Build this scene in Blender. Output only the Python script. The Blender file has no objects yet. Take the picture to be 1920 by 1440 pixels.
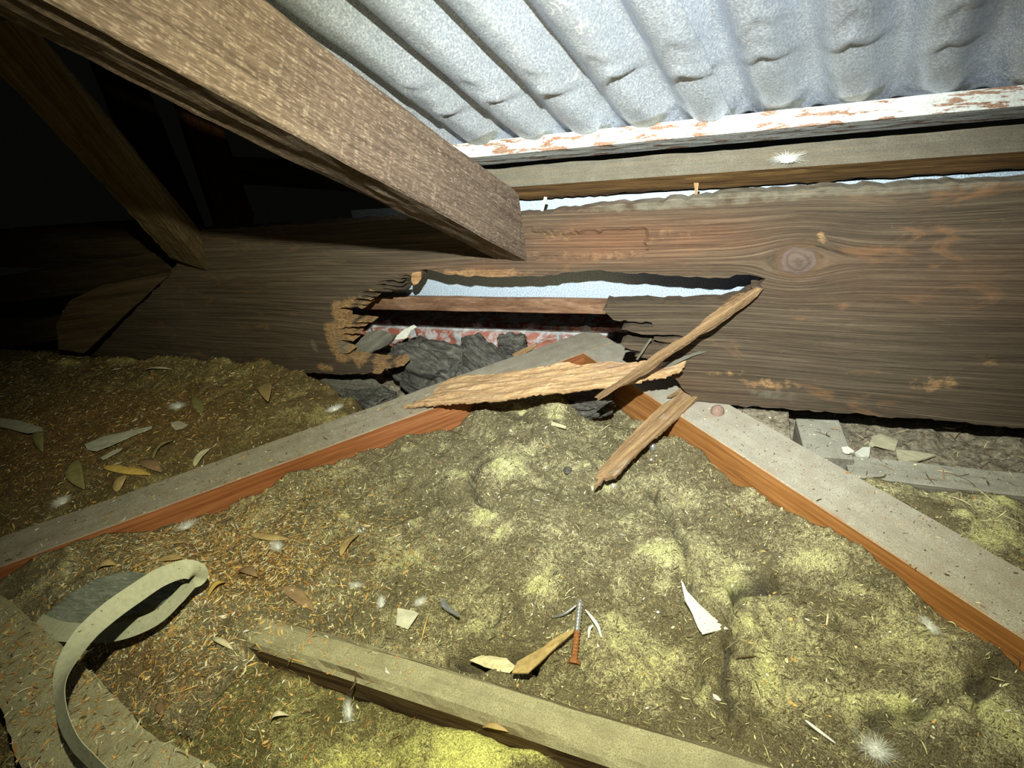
import bpy, bmesh, math, random
import numpy as np
from mathutils import Vector, Matrix, geometry
from mathutils.bvhtree import BVHTree

random.seed(11); rng = np.random.default_rng(11)
SC = bpy.context.scene
COL = SC.collection

# ------------------------------------------------------------------ camera
F = 1010.0; CX, CY = 960.0, 720.0; H = 0.465
dn = np.array([.134, .855, .501]); dn /= np.linalg.norm(dn)
Xc = np.array([2550, 188, -1010.0]); Xc -= Xc.dot(dn) * dn; Xc /= np.linalg.norm(Xc)
Zc = -dn; Yc = np.cross(Zc, Xc)
R = np.array([Xc, Yc, Zc]); C0 = np.array([0, 0, H])
cam = bpy.data.cameras.new('camera'); camo = bpy.data.objects.new('camera', cam); COL.objects.link(camo)
cam.sensor_width = 36; cam.lens = F * 36 / 1920; cam.clip_start = .01; cam.clip_end = 50
M = Matrix.Identity(4)
for i in range(3):
    M[i][0] = R[i][0]; M[i][1] = -R[i][1]; M[i][2] = -R[i][2]; M[i][3] = C0[i]
camo.matrix_world = M
SC.camera = camo

# ------------------------------------------------------------------ world + exposure
w = bpy.data.worlds.new('World'); SC.world = w; w.use_nodes = True
w.node_tree.nodes['Background'].inputs[0].default_value = (.5, .55, .4, 1)
w.node_tree.nodes['Background'].inputs[1].default_value = 0.004
SC.view_settings.view_transform = 'Standard'; SC.view_settings.look = 'None'
SC.view_settings.gamma = 1; SC.view_settings.use_curve_mapping = False
SC.view_settings.exposure = 0.0

# ------------------------------------------------------------------ the head torch above the camera
def ray(px, py): return R @ np.array([(px - CX) / F, (py - CY) / F, 1.])
LP = C0 + R @ np.array([-.02, -.157, 0.0])
def spot(name, power, color, angle, blend, aim, size):
    l = bpy.data.lights.new(name, 'SPOT'); l.energy = power; l.color = color
    l.spot_size = math.radians(angle); l.spot_blend = blend; l.shadow_soft_size = size
    o = bpy.data.objects.new(name, l); COL.objects.link(o); o.location = LP
    o.rotation_euler = (Vector(aim) - Vector(LP)).to_track_quat('-Z', 'Y').to_euler()
AIM = C0 + ray(1190, 540) * .9
spot('torch_core', 38, (.82, .92, 1.0), 80, 1.0, AIM, .006)
spot('torch_spill', 31, (1.0, 1.0, .68), 112, .8, C0 + ray(1010, 790) * .9, .006)

# ------------------------------------------------------------------ helpers
def onz(px, py, z=0.):
    r = ray(px, py); return C0 + r * (z - H) / r[2]
def ony(px, py, y):
    r = ray(px, py); return C0 + r * y / r[1]
def dep(px, py, d): return C0 + ray(px, py) * d

def hsh(i, s=0):
    i = (i.astype(np.int64) + s * 7919) & 0xffffffff
    i = (i ^ (i >> 16)) * 0x45d9f3b & 0xffffffff
    i = (i ^ (i >> 16)) * 0x45d9f3b & 0xffffffff
    return ((i ^ (i >> 16)) & 0xffffff) / float(0xffffff)
def vnoise(x, y, z=0., s=0):
    x = np.asarray(x, float); y = np.asarray(y, float); z = np.asarray(z, float) + 0 * x
    xi, yi, zi = np.floor(x), np.floor(y), np.floor(z)
    fx, fy, fz = x - xi, y - yi, z - zi
    fx, fy, fz = [f * f * (3 - 2 * f) for f in (fx, fy, fz)]
    r = 0
    for a in (0, 1):
        for b in (0, 1):
            for c in (0, 1):
                k = (xi + a).astype(np.int64) * 73856093 ^ (yi + b).astype(np.int64) * 19349663 ^ (zi + c).astype(np.int64) * 83492791
                wt = (fx if a else 1 - fx) * (fy if b else 1 - fy) * (fz if c else 1 - fz)
                r = r + wt * hsh(k, s)
    return r * 2 - 1
def fbm(x, y, z=0., oct=4, s=0, gain=.5):
    t = 0; a = 1.; f = 1.
    for o in range(oct):
        t = t + a * vnoise(np.asarray(x) * f, np.asarray(y) * f, np.asarray(z) * f, s + o); a *= gain; f *= 2.03
    return t

def link(name, me, parent=None, mw=None):
    o = bpy.data.objects.new(name, me); COL.objects.link(o)
    if parent is not None: o.parent = parent
    if mw is not None: o.matrix_world = mw
    return o
def mesh(name, verts, faces, mats, parent=None, mw=None, smooth=False, midx=None, attrs=None):
    me = bpy.data.meshes.new(name)
    me.from_pydata([tuple(map(float, v)) for v in verts], [], [tuple(int(i) for i in f) for f in faces])
    if not isinstance(mats, (list, tuple)): mats = [mats]
    for m in mats: me.materials.append(m)
    if midx is not None: me.polygons.foreach_set('material_index', np.asarray(midx, np.int32))
    if attrs:
        for k, a in attrs.items():
            at = me.attributes.new(k, 'FLOAT', 'POINT'); at.data.foreach_set('value', np.asarray(a, np.float32))
    if smooth: me.polygons.foreach_set('use_smooth', [True] * len(me.polygons))
    me.update()
    return link(name, me, parent, mw)
def tag(o, label=None, cat=None, group=None, kind=None):
    if label: o['label'] = label
    if cat: o['category'] = cat
    if group: o['group'] = group
    if kind: o['kind'] = kind
    return o
def frame(o, x, up):
    x = np.asarray(x, float); x = x / np.linalg.norm(x)
    y = np.cross(up, x); y /= np.linalg.norm(y); z = np.cross(x, y)
    m = Matrix.Identity(4)
    for i in range(3): m[i][0] = x[i]; m[i][1] = y[i]; m[i][2] = z[i]; m[i][3] = o[i]
    return m
def npm(m): return np.array(m)

# ------------------------------------------------------------------ materials
class NT:
    def __init__(s, name):
        s.m = bpy.data.materials.new(name); s.m.use_nodes = True; s.t = s.m.node_tree
        s.b = s.t.nodes['Principled BSDF']; s.b.inputs['Roughness'].default_value = .85
        s.b.inputs['Specular IOR Level'].default_value = .25
        s.tc = s.t.nodes.new('ShaderNodeTexCoord'); s.src = None
    def n(s, k, **kw):
        nd = s.t.nodes.new('ShaderNode' + k)
        for a, v in kw.items(): setattr(nd, a, v)
        return nd
    def l(s, a, b): s.t.links.new(a, b)
    def vec(s, scale, coord='Object', loc=(0, 0, 0), rot=(0, 0, 0)):
        mp = s.n('Mapping'); mp.inputs['Scale'].default_value = scale if isinstance(scale, tuple) else (scale,) * 3
        mp.inputs['Location'].default_value = loc; mp.inputs['Rotation'].default_value = rot
        s.l(s.src or s.tc.outputs[coord], mp.inputs['Vector']); return mp.outputs[0]
    def noise(s, v, detail=4, rough=.55, dist=0, scale=1):
        nd = s.n('TexNoise'); nd.inputs['Scale'].default_value = scale; nd.inputs['Detail'].default_value = detail
        nd.inputs['Roughness'].default_value = rough; nd.inputs['Distortion'].default_value = dist
        s.l(v, nd.inputs['Vector']); return nd.outputs['Fac']
    def ramp(s, fac, stops, interp='LINEAR'):
        r = s.n('ValToRGB'); cr = r.color_ramp; cr.interpolation = interp
        while len(cr.elements) < len(stops): cr.elements.new(.5)
        for e, (p, c) in zip(cr.elements, stops):
            e.position = p; e.color = (c, c, c, 1) if not isinstance(c, tuple) else (*c, 1)
        s.l(fac, r.inputs[0]); return r.outputs[0]
    def mix(s, fac, a, b, mode='MIX'):
        x = s.n('Mix', data_type='RGBA', blend_type=mode)
        for i, v in ((0, fac), (6, a), (7, b)):
            if hasattr(v, 'is_output'): s.l(v, x.inputs[i])
            else: x.inputs[i].default_value = v if i == 0 else (*v, 1)
        return x.outputs[2]
    def math(s, op, a, b=None):
        x = s.n('Math', operation=op)
        for i, v in ((0, a), (1, b)):
            if v is None: continue
            if hasattr(v, 'is_output'): s.l(v, x.inputs[i])
            else: x.inputs[i].default_value = v
        return x.outputs[0]
    def attr(s, name):
        a = s.n('Attribute'); a.attribute_name = name; return a.outputs['Fac']
    def up(s, lo=.45, hi=.8):
        g = s.n('NewGeometry'); sp = s.n('SeparateXYZ'); s.l(g.outputs['Normal'], sp.inputs[0])
        r = s.n('MapRange'); r.inputs['From Min'].default_value = lo; r.inputs['From Max'].default_value = hi
        s.l(sp.outputs[2], r.inputs[0]); return r.outputs[0]
    def bump(s, h, strength=.5, dist=.002, prev=None):
        b = s.n('Bump'); b.inputs['Strength'].default_value = strength; b.inputs['Distance'].default_value = dist
        s.l(h, b.inputs['Height'])
        if prev is not None: s.l(prev, b.inputs['Normal'])
        return b.outputs[0]
    def out(s, col, nrm=None, rough=None, metal=None):
        if hasattr(col, 'is_output'): s.l(col, s.b.inputs['Base Color'])
        else: s.b.inputs['Base Color'].default_value = (*col, 1)
        if nrm is not None: s.l(nrm, s.b.inputs['Normal'])
        if rough is not None: s.b.inputs['Roughness'].default_value = rough
        if metal is not None: s.b.inputs['Metallic'].default_value = metal
        return s.m

def wood(name, dark, mid, light, gr=150., gx=4., dust=None, dustamt=1., saw=0., rot=None, bs=.5, knot=False, patch=None, up=(.45, .8), blotch=.75, pt=.52):
    t = NT(name)
    if knot:
        cb = t.n('CombineXYZ'); t.l(t.attr('warp'), cb.inputs[1]); va = t.n('VectorMath', operation='ADD')
        t.l(t.tc.outputs['Object'], va.inputs[0]); t.l(cb.outputs[0], va.inputs[1]); t.src = va.outputs[0]
    v = t.vec((gx, gr, gr))
    g = t.noise(v, 5, .6, .6)
    big = t.noise(t.vec((5, 26, 26)), 4, .6, .5)
    fine = t.noise(t.vec((gx * 5, gr * 5, gr * 5)), 3, .6)
    c = t.ramp(g, [(.25, dark), (.5, mid), (.75, light)])
    c = t.mix(t.ramp(big, [(.3, 0.), (.7, blotch)]), c, t.ramp(g, [(.3, tuple(.5 * x for x in dark)), (.7, mid)]))
    c = t.mix(.75, c, t.ramp(fine, [(.3, .45), (.7, 1.0)]), 'MULTIPLY')
    hgt = t.math('ADD', g, t.math('MULTIPLY', fine, .5))
    if saw:
        s1 = t.noise(t.vec((150, 750, 750), loc=(3, 1, 2)), 2, .5)
        s2 = t.noise(t.vec((330, 40, 40), rot=(0, 0, 0)), 2, .5)
        sm = t.math('MULTIPLY', t.ramp(s1, [(.48, 0.), (.68, 1.)]), t.ramp(s2, [(.35, .15), (.6, 1.)]))
        c = t.mix(t.math('MULTIPLY', sm, saw), c, tuple(min(1, x * 2.0 + .06) for x in light))
    if patch:
        pn = t.noise(t.vec((9, 28, 28), loc=(4, 7, 1)), 6, .65, 1.2)
        c = t.mix(t.ramp(pn, [(pt, 0.), (pt + .16, .8)]), c, patch)
    if rot:
        ra = t.attr('rot'); rn = t.noise(t.vec((60, 60, 60)), 5, .65)
        m_ = t.ramp(t.math('ADD', ra, t.math('MULTIPLY', t.math('SUBTRACT', rn, .5), .9)), [(.42, 0.), (.62, 1.)])
        rc = t.ramp(t.noise(t.vec((120, 300, 300)), 4, .7), [(.3, tuple(x * .3 for x in rot)), (.5, rot), (.72, tuple(min(1, x * 1.5 + .05) for x in rot))])
        c = t.mix(t.math('MULTIPLY', m_, .8), c, rc)
        rd = t.attr('red')
        c = t.mix(t.math('MULTIPLY', rd, .8), c, t.ramp(g, [(.25, (.07, .03, .018)), (.5, (.17, .08, .045)), (.75, (.30, .16, .09))]))
        ga = t.attr('grey')
        c = t.mix(t.ramp(t.math('ADD', ga, t.math('MULTIPLY', t.math('SUBTRACT', rn, .5), .8)), [(.4, 0.), (.7, .8)]), c, (.20, .185, .145))
    if knot:
        ka = t.attr('knot')
        kc = t.ramp(t.math('FRACT', t.math('MULTIPLY', ka, 3.2)), [(0, (.09, .06, .05)), (.5, (.14, .10, .085)), (1., (.11, .08, .065))])
        c = t.mix(t.ramp(ka, [(.10, 0.), (.22, .75)]), c, (.12, .068, .036))
        c = t.mix(t.ramp(ka, [(.25, 0.), (.38, .95)]), c, kc)
    if dust:
        dnn = t.noise(t.vec(45.), 6, .6); sp = t.noise(t.vec(900.), 2, .5)
        dc = t.mix(t.ramp(sp, [(.35, .6), (.65, 1.15)]), dust, dust, 'MIX')
        dc = t.mix(1., dust, t.ramp(sp, [(.3, .55), (.55, 1.), (.75, 1.3)]), 'MULTIPLY')
        dc = t.mix(t.ramp(dnn, [(.35, 0.), (.7, .55)]), dc, tuple(x * .6 for x in dust))
        f = t.math('MULTIPLY', t.up(*up), t.math('MULTIPLY', t.ramp(dnn, [(.2, 1.), (.9, .75)]), dustamt))
        c = t.mix(f, c, dc)
    b = t.bump(hgt, bs, .0016)
    return t.out(c, b, .9)

joist_m = wood('joist_wood', (.30, .11, .03), (.50, .21, .06), (.68, .34, .13), gr=120, blotch=.35, dust=(.47, .45, .385), bs=.35)
joistL_m = wood('joist_wood_red', (.26, .08, .03), (.42, .15, .055), (.58, .25, .11), gr=120, blotch=.4, dust=(.42, .395, .32), bs=.35)
timber_m = wood('ceiling_timber', (.06, .035, .015), (.14, .085, .035), (.22, .15, .07), gr=110, dust=(.40, .37, .23), bs=.35)
rafter_m = wood('rafter_wood', (.085, .055, .042), (.155, .108, .08), (.24, .175, .13), gr=260, gx=8, saw=.38, blotch=.5, bs=1.0, dust=(.3, .26, .2), dustamt=.5)
strut_m = wood('strut_wood', (.09, .06, .028), (.19, .135, .065), (.3, .23, .12), gr=190, dust=(.45, .40, .2), dustamt=.8, bs=1.0, up=(.1, .5))
board_m = wood('board_wood', (.055, .040, .028), (.125, .092, .064), (.225, .172, .12), gr=330, gx=4, rot=(.40, .235, .11), knot=True, bs=1., patch=(.25, .13, .065), blotch=.5, pt=.58)
dark_m = wood('old_dark_wood', (.05, .03, .016), (.11, .07, .035), (.18, .12, .06), gr=120, bs=.6)
stud_m = wood('orange_stud_wood', (.18, .07, .025), (.3, .12, .045), (.42, .19, .08), gr=90, bs=.3)
batten_m = wood('batten_wood', (.06, .03, .012), (.16, .085, .03), (.32, .19, .07), gr=200, gx=5, dust=(.20, .19, .155), dustamt=.8, bs=.9, up=(.1, .35))
lath_m = wood('lath_wood', (.12, .06, .035), (.26, .14, .085), (.42, .27, .18), gr=60, gx=14, bs=.4)
split_m = wood('split_wood', (.22, .10, .045), (.52, .30, .145), (.78, .52, .28), gr=110, gx=8, bs=1.0, patch=(.62, .50, .36))
slab_m = wood('peeled_wood', (.46, .26, .13), (.70, .44, .23), (.84, .66, .42), gr=190, gx=40, bs=.8, patch=(.42, .25, .17), blotch=.35)
piece_m = wood('weathered_split_wood', (.20, .11, .055), (.42, .26, .13), (.62, .43, .24), gr=240, gx=10, bs=.8, patch=(.42, .36, .28), blotch=.5)
stick_m = wood('brown_split_wood', (.14, .08, .045), (.31, .19, .10), (.55, .37, .20), gr=300, gx=5, bs=1.1, blotch=.7)
grey_m = wood('grey_wood', (.10, .09, .07), (.2, .19, .155), (.32, .3, .25), gr=100, bs=.6)
block_m = wood('grey_block_wood', (.16, .14, .11), (.27, .25, .21), (.37, .35, .3), gr=140, bs=.3, dust=(.40, .385, .33), blotch=.3)

def plain(name, col, rough=.7, metal=0., var=.35, sc=60., bump=.3, bd=.001, spec=None):
    t = NT(name)
    n = t.noise(t.vec(sc), 5, .6)
    c = t.ramp(n, [(.25, tuple(x * (1 - var) for x in col)), (.75, tuple(min(1, x * (1 + var)) for x in col))])
    if spec: # speckles
        s = t.noise(t.vec(spec[0]), 2, .5)
        c = t.mix(t.ramp(s, [(spec[2], 0.), (spec[2] + .05, 1.)]), c, spec[1])
    return t.out(c, t.bump(n, bump, bd), rough, metal)

def wool(name, dust, yel, dirt, seed):
    t = NT(name)
    y = t.attr('yel')
    n1 = t.noise(t.vec(26., loc=(seed, 0, 0)), 6, .62, .4)
    n2 = t.noise(t.vec(170., loc=(0, seed, 0)), 5, .7, .8)
    n3 = t.noise(t.vec(760.), 4, .75, .5)
    a = t.math('ADD', y, t.math('MULTIPLY', t.math('SUBTRACT', n1, .5), .9))
    a = t.math('ADD', a, t.math('MULTIPLY', t.math('SUBTRACT', n2, .5), .9))
    a = t.math('ADD', a, t.math('MULTIPLY', t.math('SUBTRACT', n3, .5), .8))
    c = t.ramp(a, [(.18, dirt), (.38, dust), (.62, tuple(.35 * i + .65 * j for i, j in zip(dust, yel))), (.95, yel)])
    br = t.attr('brn')
    c = t.mix(t.ramp(t.math('ADD', br, t.math('MULTIPLY', t.math('SUBTRACT', n2, .5), 1.)), [(.3, 0.), (.7, .9)]), c, t.ramp(n3, [(.3, (.10, .055, .02)), (.5, (.24, .14, .05)), (.68, (.48, .30, .12))]))
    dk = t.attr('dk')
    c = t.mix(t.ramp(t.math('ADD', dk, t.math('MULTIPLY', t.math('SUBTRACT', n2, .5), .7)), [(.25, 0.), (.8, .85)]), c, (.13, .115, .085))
    c = t.mix(.9, c, t.ramp(n3, [(.36, .22), (.5, .95), (.62, 1.45)]), 'MULTIPLY')
    c = t.mix(.6, c, t.ramp(n2, [(.3, .55), (.65, 1.1)]), 'MULTIPLY')
    vo = t.n('TexVoronoi'); t.l(t.vec(230.), vo.inputs['Vector']); vo.inputs['Scale'].default_value = 1
    sp = t.ramp(vo.outputs['Distance'], [(.10, 1.), (.16, 0.)])
    sep = t.n('SeparateColor'); t.l(vo.outputs['Color'], sep.inputs[0])
    pick = t.ramp(sep.outputs[0], [(.62, 0.), (.64, .85)]); pick2 = t.ramp(sep.outputs[1], [(.84, 0.), (.86, 1.)])
    c = t.mix(t.math('MULTIPLY', sp, pick), c, (.035, .025, .015))
    c = t.mix(t.math('MULTIPLY', sp, pick2), c, (.72, .66, .45))
    h = t.math('ADD', t.math('MULTIPLY', n3, .5), n2)
    return t.out(c, t.bump(h, 1., .0035), 1.0)
wool_m = wool('glass_wool', (.53, .47, .28), (1., .98, .46), (.26, .22, .125), 1.)
woolL_m = wool('dirty_glass_wool', (.34, .27, .12), (.75, .70, .26), (.18, .13, .055), 4.)
woolF_m = wool('bright_glass_wool', (.40, .36, .15), (.97, .95, .30), (.2, .17, .07), 7.)

def metal_sheet():
    t = NT('corrugated_metal')
    n = t.noise(t.vec(420.), 3, .6); b = t.noise(t.vec(9.), 4, .6)
    c = t.ramp(n, [(.3, (.36, .40, .50)), (.5, (.58, .63, .76)), (.7, (.92, .96, 1.))])
    c = t.mix(t.ramp(b, [(.3, 0.), (.8, .45)]), c, (.40, .43, .46))
    a = t.attr('stain')
    sn = t.noise(t.vec((60, 60, 60)), 4, .6)
    c = t.mix(t.ramp(t.math('ADD', a, t.math('MULTIPLY', t.math('SUBTRACT', sn, .5), .3)), [(.5, 0.), (.56, .85)]), c, t.ramp(n, [(.3, (.26, .27, .25)), (.7, (.50, .51, .47))]))
    # fine drip specks and white scratches
    sp = t.noise(t.vec((260, 110, 260)), 2, .5)
    c = t.mix(t.math('MULTIPLY', t.ramp(sp, [(.70, 0.), (.72, .8)]), t.attr('low')), c, (.16, .17, .17))
    wv = t.noise(t.vec((13, 8, 13), loc=(2, 5, 1)), 3, .5, 1.6)
    ln = t.ramp(t.math('ABSOLUTE', t.math('SUBTRACT', wv, .5)), [(0.0, 1.), (.006, 0.)])
    gt = t.ramp(t.noise(t.vec(16., loc=(7, 2, 0)), 2, .5), [(.55, 0.), (.62, .8)])
    c = t.mix(t.math('MULTIPLY', ln, gt), c, (1., 1., 1.))
    t.l(t.ramp(n, [(.3, .34), (.7, .55)]), t.b.inputs['Roughness'])
    return t.out(c, t.bump(n, .25, .0006), None, .45)
metal_m = metal_sheet()
def panel_mat():
    t = NT('speckled_metal'); n = t.noise(t.vec(620.), 2, .6)
    c = t.ramp(n, [(.35, (.30, .42, .60)), (.5, (.52, .66, .86)), (.66, (.95, .98, 1.))])
    return t.out(c, t.bump(n, .2, .0005), .5, .35)
panel_m = panel_mat()
def trim_mat():
    t = NT('flaking_white_paint'); n = t.noise(t.vec((26, 120, 120)), 5, .65, .5); f = t.noise(t.vec(400.), 3, .6)
    c = t.ramp(f, [(.3, (.55, .56, .54)), (.6, (.82, .83, .81))])
    r = t.ramp(f, [(.3, (.24, .12, .075)), (.7, (.45, .28, .2))])
    c = t.mix(t.ramp(n, [(.53, 0.), (.57, 1.)]), c, r)
    return t.out(c, t.bump(n, .3, .001), .7)
trim_m = trim_mat()
def brick_mat():
    t = NT('brick')
    mp = t.n('Mapping'); mp.inputs['Rotation'].default_value = (math.radians(90), 0, 0); mp.inputs['Location'].default_value = (.03, 0, 0)
    t.l(t.tc.outputs['Object'], mp.inputs[0])
    b = t.n('TexBrick'); t.l(mp.outputs[0], b.inputs['Vector']); b.inputs['Scale'].default_value = 1
    b.inputs['Brick Width'].default_value = .115; b.inputs['Row Height'].default_value = .062; b.inputs['Mortar Size'].default_value = .006
    b.inputs['Mortar Smooth'].default_value = .3; b.inputs['Color1'].default_value = (.42, .13, .09, 1); b.inputs['Color2'].default_value = (.52, .2, .15, 1); b.inputs['Mortar'].default_value = (.42, .43, .44, 1)
    n = t.noise(t.vec(45.), 6, .7, .6)
    c = t.mix(t.ramp(n, [(.46, 0.), (.6, .9)]), b.outputs['Color'], (.66, .66, .68))
    return t.out(c, t.bump(n, .9, .004), .9)
brick_m = brick_mat()
char_m = wood('rotted_black_timber', (.055, .05, .045), (.15, .14, .125), (.33, .31, .28), gr=150, gx=45, bs=1.6, blotch=.8, patch=(.30, .28, .24), pt=.56)
rubble_m = plain('mortar_rubble', (.26, .225, .17), .95, 0, .6, 130., 1.0, .005, spec=(260., (.5, .47, .38), .66))
lining_m = plain('ceiling_lining', (.10, .085, .05), .95)
white_m = plain('white_plaster_flake', (.74, .73, .66), .9, 0, .12, 40., .3, .001, spec=(420., (.06, .05, .04), .66))
stone_m = plain('cream_stone', (.50, .46, .33), .9, 0, .2, 80., .5, .002)
feather_m = plain('white_down', (.82, .83, .80), .95, 0, .12, 300.)
leaf_ms = [plain('leaf_tan', (.42, .30, .13), .7, 0, .25, 120.), plain('leaf_gold', (.66, .44, .12), .6, 0, .2, 120.),
           plain('leaf_brown', (.26, .17, .09), .8, 0, .3, 120.), plain('leaf_olive', (.28, .25, .10), .8, 0, .3, 120.), plain('leaf_pale', (.62, .56, .36), .75, 0, .2, 120.)]
paper_m = plain('bark_pale', (.55, .54, .42), .8, 0, .25, 70., .5)
strap_m = plain('grey_strap', (.46, .46, .33), .75, 0, .15, 200., .3, .0005, spec=(300., (.2, .17, .08), .68))
tile_m = wood('grey_green_board', (.20, .22, .17), (.33, .35, .28), (.52, .54, .45), gr=300, gx=60, bs=1.)
steel_m = plain('bright_steel', (.62, .63, .65), .35, .8, .15, 300.)
rust_m = plain('rust', (.36, .15, .06), .85, .1, .4, 500., .8, .001)
bolt_m = plain('dusty_rust', (.30, .20, .16), .9, 0, .4, 500., .8, .001)
straw_ms = [plain('straw_gold', (.62, .40, .13), .7, 0, .3, 200.), plain('straw_orange', (.42, .20, .06), .8, 0, .3, 200.),
            plain('straw_pale', (.74, .66, .42), .7, 0, .2, 200.), plain('straw_dark', (.11, .075, .035), .9, 0, .3, 200.), plain('chip_white', (.8, .79, .72), .7, 0, .1, 200.)]
fib_ms = [plain('fibre_dark', (.10, .085, .05), .9), plain('fibre_tan', (.42, .36, .2), .9), plain('fibre_yellow', (.8, .78, .38), .9)]
web_m = plain('cobweb', (.6, .6, .55), .9)

# ------------------------------------------------------------------ timber: box with worn, uneven faces, x along the grain
def timber(name, A, B, y0, y1, z0, z1, up, mat, amp=.0008, cham=.0025, endA=None, endB=None, seg=.012, parent=None, bow=0., seed=0):
    A = np.asarray(A, float); B = np.asarray(B, float); L = np.linalg.norm(B - A)
    mw = frame(A, B - A, up); n = max(4, int(L / seg))
    def side(p, q, k):
        return [(p[0] + (q[0] - p[0]) * i / k, p[1] + (q[1] - p[1]) * i / k) for i in range(k)]
    c = cham
    pts = [(y0 + c, z0), (y1 - c, z0), (y1, z0 + c), (y1, z1 - c), (y1 - c, z1), (y0 + c, z1), (y0, z1 - c), (y0, z0 + c)]
    per = []
    for i in range(8):
        k = 6 if i % 2 == 0 else 2
        per += side(pts[i], pts[(i + 1) % 8], k)
    per = np.array(per); m = len(per); cen = per.mean(0)
    X = np.repeat(np.linspace(0, L, n + 1), m); YZ = np.tile(per, (n + 1, 1))
    d = YZ - cen; d = d / np.linalg.norm(d, axis=1)[:, None]
    no = fbm(X * 18, YZ[:, 0] * 160, YZ[:, 1] * 160, 4, seed) * amp + fbm(X * 3, YZ[:, 0] * 10, YZ[:, 1] * 10, 2, seed + 9) * amp * 1.5
    V = np.column_stack([X, YZ[:, 0] + d[:, 0] * no, YZ[:, 1] + d[:, 1] * no + bow * 4 * (X / L) * (1 - X / L)])
    mwn = npm(mw); inv = np.linalg.inv(mwn)
    for e, idx in ((endA, slice(0, m)), (endB, slice(n * m, (n + 1) * m))):
        if e is None: continue
        p = inv[:3, :3] @ np.asarray(e[0]) + inv[:3, 3]; q = inv[:3, :3] @ np.asarray(e[1])
        s = V[idx]; s[:, 0] = p[0] - (q[1] * (s[:, 1] - p[1]) + q[2] * (s[:, 2] - p[2])) / q[0]; V[idx] = s
    # keep rings in order after slanted cuts
    if endB is not None:
        xe = V[n * m:, 0]
        for r in range(n):
            s = V[r * m:(r + 1) * m]; s[:, 0] = np.minimum(s[:, 0], xe - (n - r) * .0004)
    if endA is not None:
        xe = V[:m, 0]
        for r in range(1, n + 1):
            s = V[r * m:(r + 1) * m]; s[:, 0] = np.maximum(s[:, 0], xe + r * .0004)
    Fc = []
    for r in range(n):
        for i in range(m):
            j = (i + 1) % m; Fc.append((r * m + i, r * m + j, (r + 1) * m + j, (r + 1) * m + i))
    Fc.append(tuple(range(m - 1, -1, -1))); Fc.append(tuple(n * m + i for i in range(m)))
    o = mesh(name, V, Fc, mat, parent, mw if parent is None else None)
    if parent is not None: o.matrix_world = mw
    return o

# ------------------------------------------------------------------ thick ragged sheet of wood from an outline on a plane
def ragged(pts, jag, step, jx=1., jy=1., seed=0, fixed=None):
    out = []
    n = len(pts)
    for i in range(n):
        a = np.array(pts[i]); b = np.array(pts[(i + 1) % n]); L = np.linalg.norm(b - a); k = max(1, int(L / step))
        for j in range(k):
            p = a + (b - a) * j / k
            if j > 0 and not (fixed and fixed(a, b)):
                p = p + np.array([jx * fbm(p[0] / step * .7, p[1] / step * .7, 0, 3, seed), jy * fbm(p[0] / step * .7, p[1] / step * .7, 5., 3, seed + 3)]) * jag
            out.append(p)
    return out
def inpoly(x, y, P):
    c = np.zeros(len(x), bool); P = np.asarray(P); n = len(P)
    for i in range(n):
        x1, y1 = P[i]; x2, y2 = P[i - 1]
        with np.errstate(divide='ignore', invalid='ignore'):
            t = ((y1 > y) != (y2 > y)) & (x < (x2 - x1) * (y - y1) / (y2 - y1 + 1e-30) + x1)
        c ^= t
    return c
def sheet(name, P2, thick, mw, mat, spacing=.006, relief=None, backscale=1., attrf=None, parent=None, taper=.0, smooth=False):
    P2 = [np.asarray(p, float) for p in P2]; arr = np.array(P2)
    lo, hi = arr.min(0), arr.max(0)
    gx, gy = np.meshgrid(np.arange(lo[0], hi[0], spacing), np.arange(lo[1], hi[1], spacing))
    gx = gx.ravel() + rng.uniform(-.3, .3, gx.size) * spacing; gy = gy.ravel() + rng.uniform(-.3, .3, gy.size) * spacing
    k = inpoly(gx, gy, arr); gx, gy = gx[k], gy[k]
    verts = [Vector(p) for p in P2] + [Vector((a, b)) for a, b in zip(gx, gy)]
    vs, es, fs, ov, oe, of = geometry.delaunay_2d_cdt(verts, [], [list(range(len(P2)))], 1, 1e-6)
    V = np.array([(v[0], v[1]) for v in vs]); N = len(V)
    # boundary
    cnt = {}
    area = 0
    for f in fs:
        for i in range(len(f)):
            e = (f[i], f[(i + 1) % len(f)]); cnt[e] = cnt.get(e, 0) + 1
    bd = [e for e in cnt if (e[1], e[0]) not in cnt]
    a = V[fs[0][0]]; b = V[fs[0][1]]; c = V[fs[0][2]]
    ccw = (b[0] - a[0]) * (c[1] - a[1]) - (b[1] - a[1]) * (c[0] - a[0]) > 0
    bset = np.zeros(N, bool)
    for e in bd: bset[list(e)] = True
    zt = relief(V[:, 0], V[:, 1]) if relief is not None else np.zeros(N)
    zt = zt * np.where(bset, .3, 1.)
    zb = -thick + zt * .2
    if taper: zb = np.where(bset, zb * (1 - taper), zb)
    VV = np.vstack([np.column_stack([V, zt]), np.column_stack([V, zb])])
    FF = []
    for f in fs:
        f = list(f) if ccw else list(f)[::-1]
        FF.append(f); FF.append([N + i for i in f[::-1]])
    for e in bd:
        e = e if ccw else e[::-1]
        FF.append([e[1], e[0], N + e[0], N + e[1]])
    at = None
    if attrf:
        at = {k_: np.tile(v_, 2) for k_, v_ in attrf(V[:, 0], V[:, 1]).items()}
    o = mesh(name, VV, FF, mat, None, None, smooth, attrs=at)
    if parent is not None: o.parent = parent
    o.matrix_world = mw
    return o
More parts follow.
